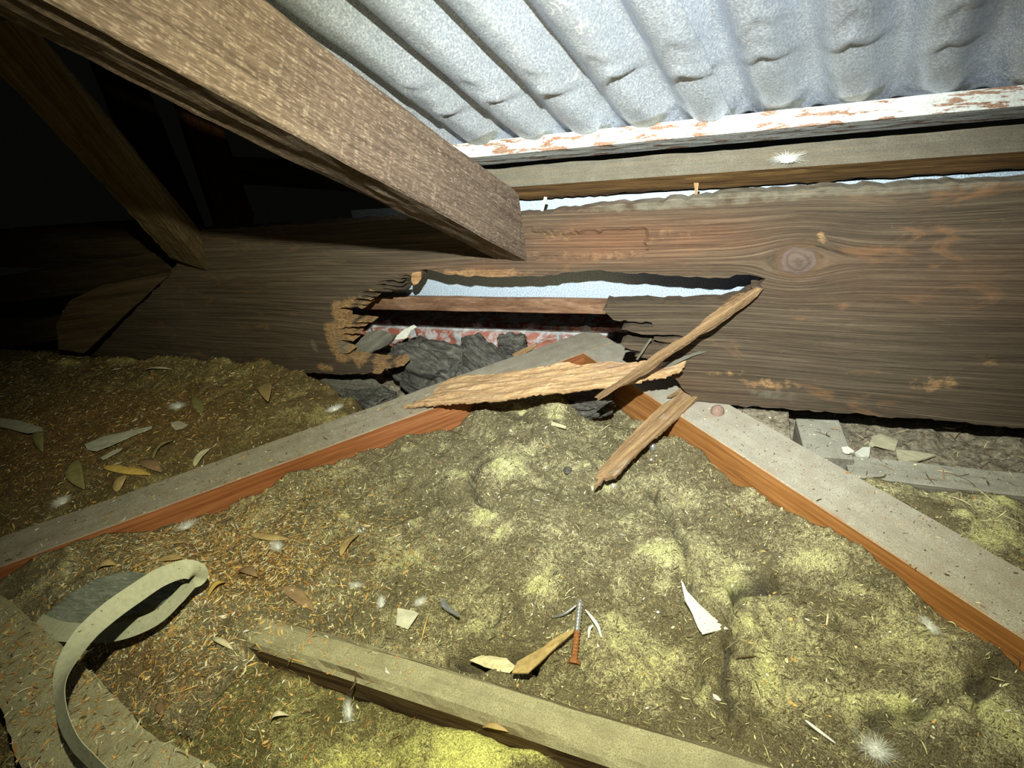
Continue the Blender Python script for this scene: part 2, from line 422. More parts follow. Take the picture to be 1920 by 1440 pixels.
def plane_outline(pix, Pn, n, xdir):
    """pixels -> 2D coordinates on the plane (point, normal) with its frame"""
    Pn = np.asarray(Pn, float); n = np.asarray(n, float) / np.linalg.norm(n)
    mw = frame(Pn, np.asarray(xdir, float) - np.dot(xdir, n) * n, n); m = npm(mw)
    out = []
    for p in pix:
        r = ray(*p); q = C0 + r * (np.dot(Pn - C0, n) / np.dot(r, n)) - Pn
        out.append((q @ m[:3, 0], q @ m[:3, 1]))
    return out, mw

# ================================================================== SETTING
YB = .716          # face of the big edge board
# ceiling lining under everything
o = mesh('floor', [(-3.2, -.6, -.125), (1.8, -.6, -.125), (1.8, 1.6, -.125), (-3.2, 1.6, -.125), (-3.2, -.6, -.14), (1.8, -.6, -.14), (1.8, 1.6, -.14), (-3.2, 1.6, -.14)],
         [(0, 1, 2, 3), (7, 6, 5, 4), (0, 4, 5, 1), (1, 5, 6, 2), (2, 6, 7, 3), (3, 7, 4, 0)], lining_m); tag(o, kind='structure')
# brick wall beyond the opening
nx, nz = 240, 60
ZT = float(ony(900, 607, .93)[2]); xs = np.linspace(-1.9, .9, nx); zs = np.linspace(-.125, ZT, nz)
gx, gz = np.meshgrid(xs, zs)
row = np.floor(gz / .062)
gy = .93 - .003 * fbm(gx * 30, gz * 30, 0, 4, 3) + .008 * ((np.abs((gz / .062) % 1 - .5) > .42) | (np.abs(((gx + .03) / .115 + .5 * (row % 2)) % 1 - .5) > .46))
V = np.column_stack([gx.ravel(), gy.ravel(), gz.ravel()])
Fc = [(j * nx + i, j * nx + i + 1, (j + 1) * nx + i + 1, (j + 1) * nx + i) for j in range(nz - 1) for i in range(nx - 1)]
n0 = len(V); V = np.vstack([V, [(-1.9, 1.04, -.125), (.9, 1.04, -.125), (.9, 1.04, ZT), (-1.9, 1.04, ZT)]])
top = [(nz - 1) * nx + i for i in range(nx)]
Fc += [(n0 + 1, n0, n0 + 3, n0 + 2), tuple(top + [n0 + 2, n0 + 3])]
o = mesh('wall_back', V, Fc, brick_m); tag(o, kind='structure')

# ================================================================== ROOF SHEETS
dR = ray(1640, 830); dR /= np.linalg.norm(dR)
nR = np.cross(dR, [1, 0, 0]); nR /= np.linalg.norm(nR)
if nR[2] < 0: nR = -nR
E0 = ony(1400, 218, .80)
PIT = .0785
def roof_sheet(name, s0, s1, t0, t1, lift, phase, label, lap=None):
    ns = int((s1 - s0) / .003); nt = int((t1 - t0) / .005)
    s, t = np.meshgrid(np.linspace(s0, s1, ns), np.linspace(t0, t1, nt)); s = s.ravel(); t = t.ravel()
    u = (s - phase) / PIT; ph = 2 * np.pi * u
    cidx = np.round(u); ds = (u - cidx) * PIT           # distance to the downward crest
    am = .50 + .50 * (1 - np.exp(-np.clip(t, 0, 1) / .06))
    h = (-.0140 * np.cos(ph) + .0030 * np.cos(2 * ph)) * am
    # foot-trodden pinches across the crests: chevron crease with the lower side pressed flat
    for q_, (base, dep_, kk) in enumerate(((.118, .0085, 1.0), (.175, .0028, 1.3))):
        rn = vnoise(cidx * 3.7 + .31, 0 * cidx, 0, 50 + q_); tb = base + .020 * vnoise(cidx * 1.7 + .4, 0 * cidx, 0, 5 + q_)
        off = .006 * rn; dsx = ds - off; amp = dep_ * (.55 + .45 * np.abs(rn))
        tc = tb - kk * np.abs(dsx) * np.where(dsx > 0, .75, 1.15)
        e = t - tc                                            # t grows up-slope
        wx = np.exp(-(dsx / .017) ** 2)
        h += amp * wx * np.where(e < 0, np.exp(e / .030), np.exp(-e / .0045))
        h += -amp * .5 * wx * np.exp(-((e - .012) / .010) ** 2)
        h += amp * .8 * np.where(e < 0, np.exp(e / .08), np.exp(-e / .006)) * np.exp(-((ds - .021) / .010) ** 2)
    if lift < 0: h -= .0055 * np.exp(-(s1 - s) / .005) * (.6 + .4 * vnoise(t * 14, 0 * t, 0, 3))
    # near the eave, flattened and wider crests
    fl = np.exp(-np.clip(t, 0, 1) / .045)
    h += .0012 * fbm(s * 22, t * 14, 0, 3, 8) + fl * .0015 * fbm(s * 60, t * 60, 0, 2, 2)
    h += .0012 * vnoise(s * 45, t * 30, 0, 6) * np.exp(-((t - .13) / .06) ** 2)
    P = E0[None, :] + np.outer(s, [1, 0, 0]) - np.outer(t, dR) + np.outer(h + lift, nR)
    st = np.exp(-((t - .012 - .010 * np.sin(cidx * 2.3)) / .016) ** 2) * (.35 + .65 * np.exp(-((ds - .006) / .02) ** 2))
    low = np.clip(1.1 - t / .12, 0, 1) 
    nV = len(P); P2 = P + nR * .0012
    Fc = []
    for j in range(nt - 1):
        for i in range(ns - 1):
            a = j * ns + i; Fc.append((a, a + ns, a + ns + 1, a + 1)); Fc.append((nV + a, nV + a + 1, nV + a + ns + 1, nV + a + ns))
    ed = [(i, i + 1) for i in range(ns - 1)] + [((nt - 1) * ns + i + 1, (nt - 1) * ns + i) for i in range(ns - 1)]
    ed += [(j * ns + ns, j * ns) for j in [] ] + [((j + 1) * ns, j * ns) for j in range(nt - 1)] + [(j * ns + ns - 1, (j + 1) * ns + ns - 1) for j in range(nt - 1)]
    for a, b in ed: Fc.append((a, b, nV + b, nV + a))
    VV = np.vstack([P, P2]) - E0
    o = mesh(name, VV, Fc, metal_m, None, Matrix.Translation(Vector(E0)), True, attrs={'stain': np.tile(st, 2), 'low': np.tile(low, 2)})
    return tag(o, label, 'roofing sheet', 'corrugated sheets of the roof')
sx_seam = onz(1375, 228, E0[2])[0] - E0[0]
sx_seam = ony(1375, 228, .80)[0] - E0[0]
ph0 = ony(1465, 215, .80)[0] - E0[0]
roof_sheet('corrugated_roof_sheet', -.56, sx_seam, -.012, .86, -.0030, ph0, 'silvery corrugated metal roofing sheet left of the overlap seam, above the big rafter')
roof_sheet('corrugated_roof_sheet', sx_seam - .04, .95, -.012, .86, .0016, ph0, 'silvery corrugated metal roofing sheet at upper right with dented ridges')

# prism along the eave from a cross-section (y, z) list
def prism(name, prof, x0, x1, mat, label, cat, amp=.0008, seed=0, chip=0., dx=.008):
    prof = [np.array([0, p[0], p[1]]) for p in prof]; k = len(prof); ns_ = int((x1 - x0) / dx); ring = []
    for i in range(k):
        a, b = prof[i], prof[(i + 1) % k]
        for j in range(6): ring.append(a + (b - a) * j / 6)
    ring = np.array(ring); m_ = len(ring); cen = ring.mean(0); VV = []
    dd = ring - cen; dd /= np.linalg.norm(dd, axis=1)[:, None]
    for x in np.linspace(x0, x1, ns_):
        rr = ring + dd * (fbm(x * 22 + 0 * ring[:, 1], ring[:, 1] * 140, ring[:, 2] * 140, 4, seed) * amp)[:, None]
        if chip: rr[12, 2] += chip * abs(fbm(np.array([x * 60.]), np.array([0.]), 0, 4, seed + 2)[0])
        rr[:, 0] = x; VV.append(rr)
    VV = np.vstack(VV); Fc = [(r * m_ + i, (r + 1) * m_ + i, (r + 1) * m_ + (i + 1) % m_, r * m_ + (i + 1) % m_) for r in range(ns_ - 1) for i in range(m_)]
    Fc += [tuple(range(m_)), tuple((ns_ - 1) * m_ + i for i in range(m_ - 1, -1, -1))]
    org = np.array([(x0 + x1) / 2, cen[1], cen[2]])
    o = mesh(name, VV - org, Fc, mat, None, Matrix.Translation(Vector(org)))
    bm = bmesh.new(); bm.from_mesh(o.data); bmesh.ops.recalc_face_normals(bm, faces=bm.faces); bm.to_mesh(o.data); bm.free()
    return tag(o, label, cat)
t0 = ony(1400, 213, .784); t1 = ony(1400, 247, .783); LU = .040; al = math.radians(26)
prism('eave_trim', [(t0[1], t0[2]), (t1[1], t1[2]), (t1[1] + LU * math.cos(al), t1[2] - LU * math.sin(al)), (t0[1] + LU, t0[2] - LU * math.tan(math.radians(34)) + .004)], -.56, .95, trim_m,
      'white painted eave trim with flaking rusty brown patches under the roof sheet ends', 'trim', .0004, 2)
q0 = ony(1400, 277, .778); q1 = ony(1400, 320, .757); q2 = ony(1400, 350, .776)
prism('roof_batten', [(q0[1], q0[2]), (q1[1], q1[2]), (q2[1], q2[2]), (.797, q2[2] + .004), (.797, q0[2] - .010)], -.36, .95, batten_m,
      'grey-topped brown roof batten running between the white trim and the broken board', 'batten', .0011, 4, .002)

# speckled metal sheet behind the board, standing on a timber rail
pz0 = ony(900, 560, .786)[2]
rows = []
def box(name, x0, x1, y0, y1, z0, z1, mat, **k):
    V = [(x0, y0, z0), (x1, y0, z0), (x1, y1, z0), (x0, y1, z0), (x0, y0, z1), (x1, y0, z1), (x1, y1, z1), (x0, y1, z1)]
    c = np.array([(x0 + x1) / 2, (y0 + y1) / 2, z0])
    return mesh(name, np.array(V) - c, [(3, 2, 1, 0), (4, 5, 6, 7), (0, 1, 5, 4), (1, 2, 6, 5), (2, 3, 7, 6), (3, 0, 4, 7)], mat, None, Matrix.Translation(Vector(c)), **k)
o = box('metal_flashing', -.62, .95, .786, .789, pz0 - .004, q2[2] - .003, panel_m)
for v in o.data.vertices: pass
tag(o, 'speckled pale blue metal flashing seen through the long hole in the board', 'flashing')
rail_z1 = ony(900, 560, .772)[2]; rail_z0 = ony(900, 585, .772)[2]
o = timber('timber_rail', (-.66, .772, rail_z1), (.5, .772, rail_z1), .0, .012, rail_z0 - rail_z1, 0, (0, 0, 1), lath_m, .0005, .001, seed=5)
tag(o, 'thin stained brown rail below the blue flashing in the hole', 'rail')

# ================================================================== BIG BROKEN EDGE BOARD
pxs = [
 (1920, 338), (1800, 343), (1650, 350), (1500, 354), (1400, 360), (1310, 372), (1200, 381), (1100, 390), (1000, 402)]
hole = [(1436, 523), (1420, 518), (1405, 515), (1380, 515), (1367, 521), (1330, 522), (1295, 520), (1240, 516), (1185, 513), (1150, 510), (1125, 506), (1090, 509),
 (1025, 516), (985, 518), (947, 519), (922, 520), (872, 518), (855, 514), (830, 513), (810, 507), (790, 506), (789, 518), (784, 530), (777, 534), (771, 527), (772, 517), (745, 516),
 (767, 521), (742, 522), (755, 528), (722, 526), (708, 529), (756, 536), (700, 533), (715, 538), (762, 541), (715, 543), (734, 547), (685, 546), (677, 549), (707, 556), (675, 557), (696, 563), (667, 560),
 (662, 566), (690, 571), (652, 570), (684, 577), (640, 577), (634, 582), (646, 590), (647, 600), (697, 605), (647, 606), (684, 612), (648, 613), (635, 617), (672, 625), (636, 627), (662, 640), (637, 638), (642, 652),
 (656, 661), (637, 664), (672, 672), (710, 677), (752, 676), (757, 686), (722, 691), (715, 700)]
right = [(1302, 752), (1284, 734), (1268, 712), (1240, 694), (1214, 684), (1226, 674), (1190, 668), (1204, 660), (1172, 652), (1163, 645), (1172, 641), (1210, 646), (1325, 651), (1270, 645), (1225, 636), (1345, 632), (1222, 628), (1165, 618), (1190, 611), (1225, 613), (1222, 605), (1190, 603), (1150, 600), (1140, 590), (1130, 582), (1139, 573), (1136, 566),
 (1200, 567), (1290, 568), (1350, 566), (1385, 558), (1400, 548), (1415, 544), (1408, 538), (1430, 541), (1425, 533)]
def w2(p): q = ony(p[0], p[1], YB); return (q[0], q[2])
X0, X1 = -1.46, .62
outl = [(X0, 0.), (X0 + .36, .289)] + [(X0 + .5, .289), (-.6, .291), (-.3, .290)]
outl = [w2((168, 660)), w2((322, 512)), (-.93, .289), (-.6, .291), (-.3, .290)] + [w2(p) for p in pxs[::-1]] + [(X1, .296), (X1, -.001)]
outl[0] = (outl[0][0], -.001)
btm = [w2((1581, 775)), w2((1400, 762))]
outl += [(.153, .0), (.0, -.001)]
outl += [w2(p) for p in right]
outl += [w2(p) for p in hole]
outl += [w2((640, 703)), (-1.0, -.001)]
pol = ragged(outl, .0022, .007, .8, 1., 3)
hp = np.array([w2(p) for p in hole + right])
left_hp = np.array([w2(p) for p in hole[30:]]); 
kn = w2((1496, 490))
def brelief(x, y):
    r = .0005 * fbm(x * 12, y * 90, 0, 2, 2) + .0006 * fbm(x * 5, y * 30, 0, 3, 7)
    k = np.hypot((x - kn[0]) / .020, (y - kn[1]) / .018)
    r = r + .003 * np.exp(-k ** 2) * np.cos(k * 2.2)
    # flaked strip along the top of the hole
    for (a, b, dpt) in (((1000, 437), (1210, 437), .0035), ((1000, 437), (860, 420), .003)):
        pa, pb = w2(a), w2(b)
        inx = (x > min(pa[0], pb[0])) & (x < max(pa[0], pb[0]))
        yy = pa[1] + .003 * fbm(x * 40, 0 * x, 0, 3, 5)
        r = r - inx * dpt * (y < yy) * (y > yy - .035)
    return r
def battr(x, y):
    d = np.full(len(x), 9.)
    for p in left_hp: d = np.minimum(d, np.hypot((x - p[0]) * 1., (y - p[1])) + max(0, p[1] - w2((640, 585))[1]) * .55)
    rotv = np.exp(-(d / .024) ** 2) * .85 + .08 * fbm(x * 60, y * 60, 0, 3, 8)
    rotv = np.clip(rotv, 0, 1)
    for q, rx, rz, s in (((628, 640), .022, .05, 1.), ((640, 590), .03, .012, .9), ((610, 690), .03, .012, .8), ((900, 512), .10, .009, .85), ((700, 545), .03, .008, .6),
                         ((1260, 440), .09, .02, .45), ((1120, 480), .12, .016, .5), ((1050, 440), .05, .02, .5), ((1440, 720), .06, .014, .6), ((1850, 680), .03, .01, .5), ((1755, 720), .05, .02, .55), ((1700, 415), .08, .02, .35),
                         ((1540, 440), .010, .007, .55), ((1535, 450), .03, .012, .45), ((1360, 700), .05, .012, .5)):
        c = w2(q); rotv = np.maximum(rotv, s * np.exp(-((x - c[0]) / rx) ** 2 - ((y - c[1]) / rz) ** 2))
    g = np.zeros(len(x))
    for q, rx, rz, s in (((1500, 362), .6, .009, .65), ((1240, 388), .2, .007, .6), ((660, 655), .02, .02, .5), ((590, 650), .012, .02, .7), ((1450, 740), .06, .012, .6), ((640, 650), .014, .03, .75)):
        c = w2(q); g = np.maximum(g, s * np.exp(-((x - c[0]) / rx) ** 2 - ((y - c[1]) / rz) ** 2))
    k = np.hypot((x - kn[0]) / .024, (y - kn[1]) / .024) + .12 * fbm(x * 90, y * 90, 0, 2, 4)
    red = np.zeros(len(x))
    for q, rx, rz, s in (((1150, 455), .15, .04, .9), ((1330, 440), .10, .03, .6), ((900, 505), .12, .015, .6), ((1800, 520), .25, .05, .25), ((1250, 720), .1, .03, .35)):
        c = w2(q); red = np.maximum(red, s * np.exp(-((x - c[0]) / rx) ** 2 - ((y - c[1]) / rz) ** 2))
    red = np.clip(red * (1 + .5 * fbm(x * 20, y * 60, 0, 3, 15)), 0, 1)
    ex, ey = x - kn[0], y - kn[1]
    warp = -.020 * np.tanh(ey / .012) * np.exp(-(ex / .045) ** 2) * np.exp(-(ey / .045) ** 2) + .006 * fbm(x * 3, y * 9, 0, 2, 77)
    return {'warp': warp, 'red': red, 'rot': rotv, 'grey': g, 'knot': np.clip(1.15 - k, 0, 1)}
mwb = Matrix(((1, 0, 0, 0), (0, 0, -1, YB), (0, 1, 0, 0), (0, 0, 0, 1)))   # local x=world x, local y=world z, local z=-world y
broken_board = sheet('edge_board', pol, .024, mwb, board_m, .0055, brelief, attrf=battr)
tag(broken_board, 'wide dark brown edge board with a long jagged rotten hole and a round knot', 'board')

# board continuing at an angle on the far left, meeting it on a diagonal cut
c0 = ony(168, 640, YB); c1 = ony(325, 508, YB)
P2, mwl = plane_outline([(158, 662), (322, 510), (190, 535), (130, 565), (105, 610), (110, 655)], ony(240, 590, YB + .006), (.35, -.93, .0), (1, 0, 0))
o = sheet('side_board', ragged(P2, .001, .01), .02, mwl, dark_m, .012, lambda x, y: .001 * fbm(x * 12, y * 120, 0, 3, 2))
tag(o, 'dim grey-brown board meeting the big board on a diagonal cut at far left', 'board')

# ================================================================== RAFTER, STRUT
V1 = ray(1500, 765); V1 /= np.linalg.norm(V1)
T0 = ony(994, 364, YB); B0 = ony(988, 489, YB)
hr = np.cross(V1, [0, 0, 1]); hr /= np.linalg.norm(hr)
if hr[0] < 0: hr = -hr
upn = np.cross(hr, V1); upn /= np.linalg.norm(upn)
if upn[2] < 0: upn = -upn
dz = np.dot(T0 - B0, upn)
LEN = 1.0
A = B0 - V1 * LEN
# frame: local x down-slope, y = up x x
yv_ = np.cross(upn, V1); sgn = 1 if np.dot(yv_, hr) > 0 else -1
wr = .052
rafter = timber('rafter', A, B0, *(sorted((0, -sgn * wr))), 0, dz, upn, rafter_m, .0012, .002, endB=((0, YB - .001, 0), (0, 1, 0)), seed=12)
tag(rafter, 'large rough-sawn brown rafter running from upper left down to the broken board', 'rafter')

far = [ony(317, 480, YB), ony(392, 516, YB), ony(372, 430, YB), ony(350, 521, YB)]
# strut: near section and far section as real corner points
fl_, fm_, fr_ = ony(318, 482, YB - .03), ony(388, 508, YB - .004), ony(374, 430, YB - .002)
n_l, n_m, n_r = dep(-75, 60, .56), dep(42, 30, .535), dep(64, 46, .575)
def lofted(name, qa, qb, mat, n=90, amp=.0012, seed=0):
    qa = np.array(qa); qb = np.array(qb); org = qa.mean(0); ax = qb.mean(0) - org
    mw = frame(org, ax, (0, 0, 1)); m = npm(mw); inv = np.linalg.inv(m)
    def ringof(q):
        out = []
        for i in range(4):
            a, b = q[i], q[(i + 1) % 4]
            for k in range(7): out.append(a + (b - a) * (k + .12) / 7.)
        return np.array(out)
    ra, rb = ringof(qa), ringof(qb); VV = []
    for r in range(n + 1):
        f = r / n; p = ra * (1 - f) + rb * f; c = p.mean(0); d = p - c; d /= np.linalg.norm(d, axis=1)[:, None]
        VV.append(p + d * (fbm(p[:, 0] * 60, p[:, 1] * 60, p[:, 2] * 60, 3, seed) * amp)[:, None])
    VV = np.vstack(VV); VV = VV @ inv[:3, :3].T + inv[:3, 3]; k = 28
    Fc = [(r * k + i, r * k + (i + 1) % k, (r + 1) * k + (i + 1) % k, (r + 1) * k + i) for r in range(n) for i in range(k)]
    Fc += [tuple(range(k - 1, -1, -1)), tuple(n * k + i for i in range(k))]
    o = mesh(name, VV, Fc, mat, None, mw)
    bm = bmesh.new(); bm.from_mesh(o.data); bmesh.ops.recalc_face_normals(bm, faces=bm.faces); bm.to_mesh(o.data); bm.free()
    return o
far_q = [fl_, fm_, fr_, fl_ + (fr_ - fm_)]
near_q = [n_l, n_m, n_r, n_l + (n_r - n_m)]
strut = lofted('timber_strut', near_q, far_q, strut_m, seed=3)
tag(strut, 'narrow dusty dark strut leaning against the board left of the big rafter', 'strut')

# dim framing behind, at upper left
def bar(name, p, q, w_, h_, mat, label, cat, side=(1, 0, 0), group=None):
    p = np.asarray(p); q = np.asarray(q)
    o = timber(name, p, q, -w_ / 2, w_ / 2, -h_ / 2, h_ / 2, side, mat, .001, .002, seg=.03, seed=int(w_ * 1000)); return tag(o, label, cat, group)
bar('timber_stud', ony(330, 100, 1.28), ony(440, 415, 1.0), .05, .085, stud_m, 'orange-brown stud standing in the shadow below the big rafter', 'stud', (0, 1, .3))
bar('timber_stud', ony(190, 60, 1.25), ony(345, 440, 1.0), .05, .10, dark_m, 'dark brown stud half hidden behind the leaning strut', 'stud', (0, 1, .3))
bar('timber_beam', ony(420, 318, 1.12), ony(760, 338, 1.12), .03, .06, grey_m, 'pale grey rail crossing behind the shadow below the rafter', 'beam', (0, 0, 1))
bar('timber_beam', ony(-120, 470, .95), ony(330, 456, .78), .03, .10, dark_m, 'dim brown beam, uppermost of three at the far left', 'beam', (0, 0, 1))
bar('timber_beam', ony(-120, 560, .9), ony(330, 498, .78), .03, .07, dark_m, 'dim brown beam, middle one of three at the far left', 'beam', (0, 0, 1))
bar('timber_beam', ony(-120, 655, .85), ony(240, 590, .77), .03, .06, dark_m, 'dim brown beam, lowest of three at the far left', 'beam', (0, 0, 1))

# ================================================================== JOISTS AND CEILING TIMBERS
a_ = np.array([.682, .731, 0]); a_ /= np.linalg.norm(a_)
b_ = np.array([.731, -.682, 0]); b_ -= a_ * (a_ @ b_); b_ /= np.linalg.norm(b_)
pL = onz(835, 756); pR = onz(1400, 860)
# intersection of the two front edges
sol = np.linalg.solve(np.array([a_[:2], -b_[:2]]).T, (pR - pL)[:2]); O = pL + a_ * sol[0]
JW = .075
endL = onz(1150, 640)
LL = (endL - O) @ a_
A = O - a_ * 1.15; B = O + a_ * LL
o = timber('ceiling_joist', A, B, 0, JW, -.10, 0, (0, 0, 1), joistL_m, .0005, .0015, seed=21)
tag(o, 'dusty ceiling joist with red-brown side running from lower left up to the hole', 'joist')
A = O + b_ * .001; B = O + b_ * .95
o = timber('ceiling_joist', A, B, 0, JW, -.10, 0, (0, 0, 1), joist_m, .0005, .0015, seed=22)
tag(o, 'dusty ceiling joist with bright orange side running down to the lower right', 'joist')
# front timber (parallel to the board), strip and block at the right
o = timber('ceiling_timber', (-.485, .228, -.02), (.62, .228, -.02), -.019, .019, -.07, 0, (0, 0, 1), timber_m, .0014, .007, seed=23)
tag(o, 'dusty olive-brown ceiling timber crossing the bottom of the scene', 'timber')
o = timber('ceiling_timber', (.150, .629, -.02), (.75, .629, -.02), -.021, .021, -.07, 0, (0, 0, 1), block_m, .0006, .002, seed=24)
tag(o, 'flat grey ceiling timber below the dark gap at the right edge', 'timber')
o = timber('timber_block', (.129, .628, -.012), (.122, .7135, -.012), -.028, .026, -.075, 0, (0, 0, 1), block_m, .0003, .001, seed=25)
tag(o, 'short grey wooden block beside the right joist at the end of the dark gap', 'block')
# near-left dark timber, low at the edge of the picture
q0, q1, q2, q3 = onz(-60, 1075, .03), onz(430, 1460, .03), onz(60, 1470, .03), onz(-160, 1180, .03)
P2, mwn = plane_outline([(-60, 1065), (45, 1150), (150, 1240), (250, 1340), (300, 1390), (400, 1432), (470, 1500), (75, 1500), (22, 1400), (8, 1340), (-40, 1270)], onz(200, 1300, .03), (0, 0, 1), (.98, -.15, 0))
o = sheet('ceiling_timber', ragged(P2, .0015, .01), .06, mwn, timber_m, .008, lambda x, y: .0015 * fbm(x * 30, y * 30, 0, 4, 2))
tag(o, 'dim broad timber in the near lower left corner under the grey strap', 'timber')

# bolt heads and nails
def dome(name, p, r, h, mat, label, cat, washer=0):
    V = []; Fc = []; k = 20; lv = [(1, -.3), (1.0, .15), (.85, .6), (.5, .92), (.15, 1.)]
    for s, z in lv:
        for i in range(k):
            t = 2 * math.pi * i / k; q = s * (1 + .05 * math.sin(3 * t)); V.append((r * q * math.cos(t), r * q * math.sin(t), h * z))
    for l in range(len(lv) - 1):
        for i in range(k): Fc.append((l * k + i, l * k + (i + 1) % k, (l + 1) * k + (i + 1) % k, (l + 1) * k + i))
    Fc.append(tuple((len(lv) - 1) * k + i for i in range(k)))
    o = mesh(name, V, Fc, mat, None, Matrix.Translation(Vector(p)), True); return tag(o, label, cat)
dome('bolt_head', onz(1345, 773, .001), .0095, .011, bolt_m, 'rusty domed bolt head on top of the right joist', 'bolt')

# ================================================================== INSULATION
CRE = []   # creases: polyline px, depth, width
def seg_dist(x, y, pts):
    d = np.full(x.shape, 9.); sd = np.zeros(x.shape)
    for (p, q) in zip(pts[:-1], pts[1:]):
        p = np.array(p[:2]); q = np.array(q[:2]); e = q - p; t = np.clip(((x - p[0]) * e[0] + (y - p[1]) * e[1]) / (e @ e), 0, 1)
        dx = x - p[0] - t * e[0]; dy = y - p[1] - t * e[1]; dd = np.hypot(dx, dy); s = np.sign(e[0] * dy - e[1] * dx)
        k = dd < d; d = np.where(k, dd, d); sd = np.where(k, s, sd)
    return d, sd
def Q(pts, z=-.03): return [onz(a, b, z)[:2] for a, b in pts]
creases = [  # (pixels, depth, width, step) step>0: raised lip to one side
 ([(1228, 895), (1262, 960), (1290, 1010), (1298, 1080), (1335, 1120), (1380, 1165)], .012, .006, .008),
 ([(1372, 1200), (1368, 1120), (1392, 1085), (1440, 1085), (1465, 1075)], .014, .006, .014),
 ([(1372, 1200), (1362, 1260), (1368, 1330), (1388, 1365)], .010, .005, .008),
 ([(1390, 1090), (1425, 1082), (1462, 1078)], .006, .006, .0),
 ([(805, 930), (850, 935), (880, 915), (905, 940), (925, 950)], .014, .006, -.006),
 ([(880, 915), (890, 880), (915, 850)], .012, .006, .008),
 ([(1040, 1060), (980, 1100), (930, 1150), (900, 1180)], .008, .008, .005),
 ([(1310, 1260), (1318, 1220)], .008, .004, .003), ([(1500, 1120), (1540, 1090), (1600, 1085), (1650, 1100)], .006, .006, .004),
 ([(850, 1220), (900, 1228), (1000, 1225)], .022, .007, .01), ([(1650, 1345), (1720, 1330), (1800, 1290), (1840, 1270)], .012, .010, .006),
 ([(1825, 1330), (1835, 1290), (1870, 1270)], .012, .008, .004), ([(975, 760), (1000, 800), (985, 830)], .008, .006, .004), ([(745, 1020), (760, 1060), (740, 1100)], .005, .006, .003),
 ([(1420, 1140), (1445, 1165), (1450, 1190)], .006, .004, .002), ([(1090, 830), (1130, 870), (1180, 880)], .005, .006, .0)]
bumps = [ # px,py,z amp, rx, ry(world)
 (905, 770, .022, .030, .03), (1040, 760, .030, .034, .028), (950, 800, .014, .05, .04), (960, 880, .013, .03, .03), (840, 905, .012, .022, .018),
 (1240, 1040, .010, .04, .03), (1430, 1150, .012, .03, .03), (1330, 1010, .008, .03, .04), (1560, 1250, .010, .05, .03), (1490, 1230, .006, .03, .03), (1800, 1360, .012, .03, .03),
 (1150, 1000, .006, .06, .05), (920, 1200, .012, .06, .012), (1480, 1020, .006, .06, .03)]
yel_c = [(945, 880, .030, .024, .62), (850, 890, .018, .014, .5), (910, 960, .022, .016, .55), (935, 990, .012, .02, .5), (1240, 1030, .028, .016, .62), (1210, 1020, .014, .008, .6), (1385, 1080, .018, .03, .38),
 (1310, 1000, .02, .02, .32), (1040, 780, .018, .014, .4), (980, 755, .012, .012, .4), (1410, 1170, .014, .012, .42), (1440, 1230, .012, .035, .48), (1620, 1110, .03, .012, .32), (1720, 1325, .03, .007, .6),
 (1870, 1330, .02, .02, .5), (1320, 1280, .006, .014, .45), (640, 955, .008, .006, .6), (770, 965, .008, .006, .55), (1020, 1080, .018, .016, .35), (900, 1180, .02, .01, .35), (760, 1050, .03, .02, .25),
 (1400, 920, .03, .02, .25), (1530, 1050, .04, .02, .28), (1480, 1160, .025, .03, .34), (1540, 1300, .05, .014, .3), (870, 900, .01, .01, .5), (1660, 1200, .05, .03, .1), (1240, 1080, .01, .01, .3), (1150, 1200, .06, .04, .16), (1610, 1160, .03, .01, .3)]
front_yel = [(880, 1400, .05, .03, .8), (780, 1390, .02, .02, .5), (1000, 1400, .022, .02, .55), (700, 1440, .08, .02, .45), (600, 1420, .05, .02, .3)]
right_yel = [(1800, 975, .015, .008, .6), (1880, 950, .012, .01, .6), (1600, 890, .012, .006, .4), (1730, 930, .03, .015, .3), (1850, 1010, .02, .015, .4), (1700, 900, .02, .01, .25), (1900, 1010, .02, .02, .35)]
left_yel = [(130, 690, .04, .015, .45), (430, 690, .018, .01, .35), (560, 745, .014, .01, .35), (400, 715, .03, .01, .3), (510, 700, .02, .01, .25), (230, 680, .05, .02, .3)]
def yelf(x, y, lst, z=-.03):
    v = np.full(x.shape, 0.16)
    for px, py, rx, ry, s in lst:
        c = onz(px, py, z); v = np.maximum(v, .16 + s * np.exp(-((x - c[0]) / rx) ** 2 - ((y - c[1]) / ry) ** 2))
    return v
def brn(x, y):
    v = np.zeros(x.shape)
    for px, py, rx, ry, s_ in ((250, 800, .30, .13, .8), (60, 850, .3, .2, .8), (470, 1060, .10, .08, .7), (380, 1010, .08, .06, .6), (300, 1250, .12, .05, .55), (560, 1010, .06, .05, .4), (640, 1190, .07, .02, .45), (420, 760, .1, .05, .5)):
        c = onz(px, py, -.02); v = np.maximum(v, s_ * np.exp(-((x - c[0]) / rx) ** 2 - ((y - c[1]) / ry) ** 2))
    return v
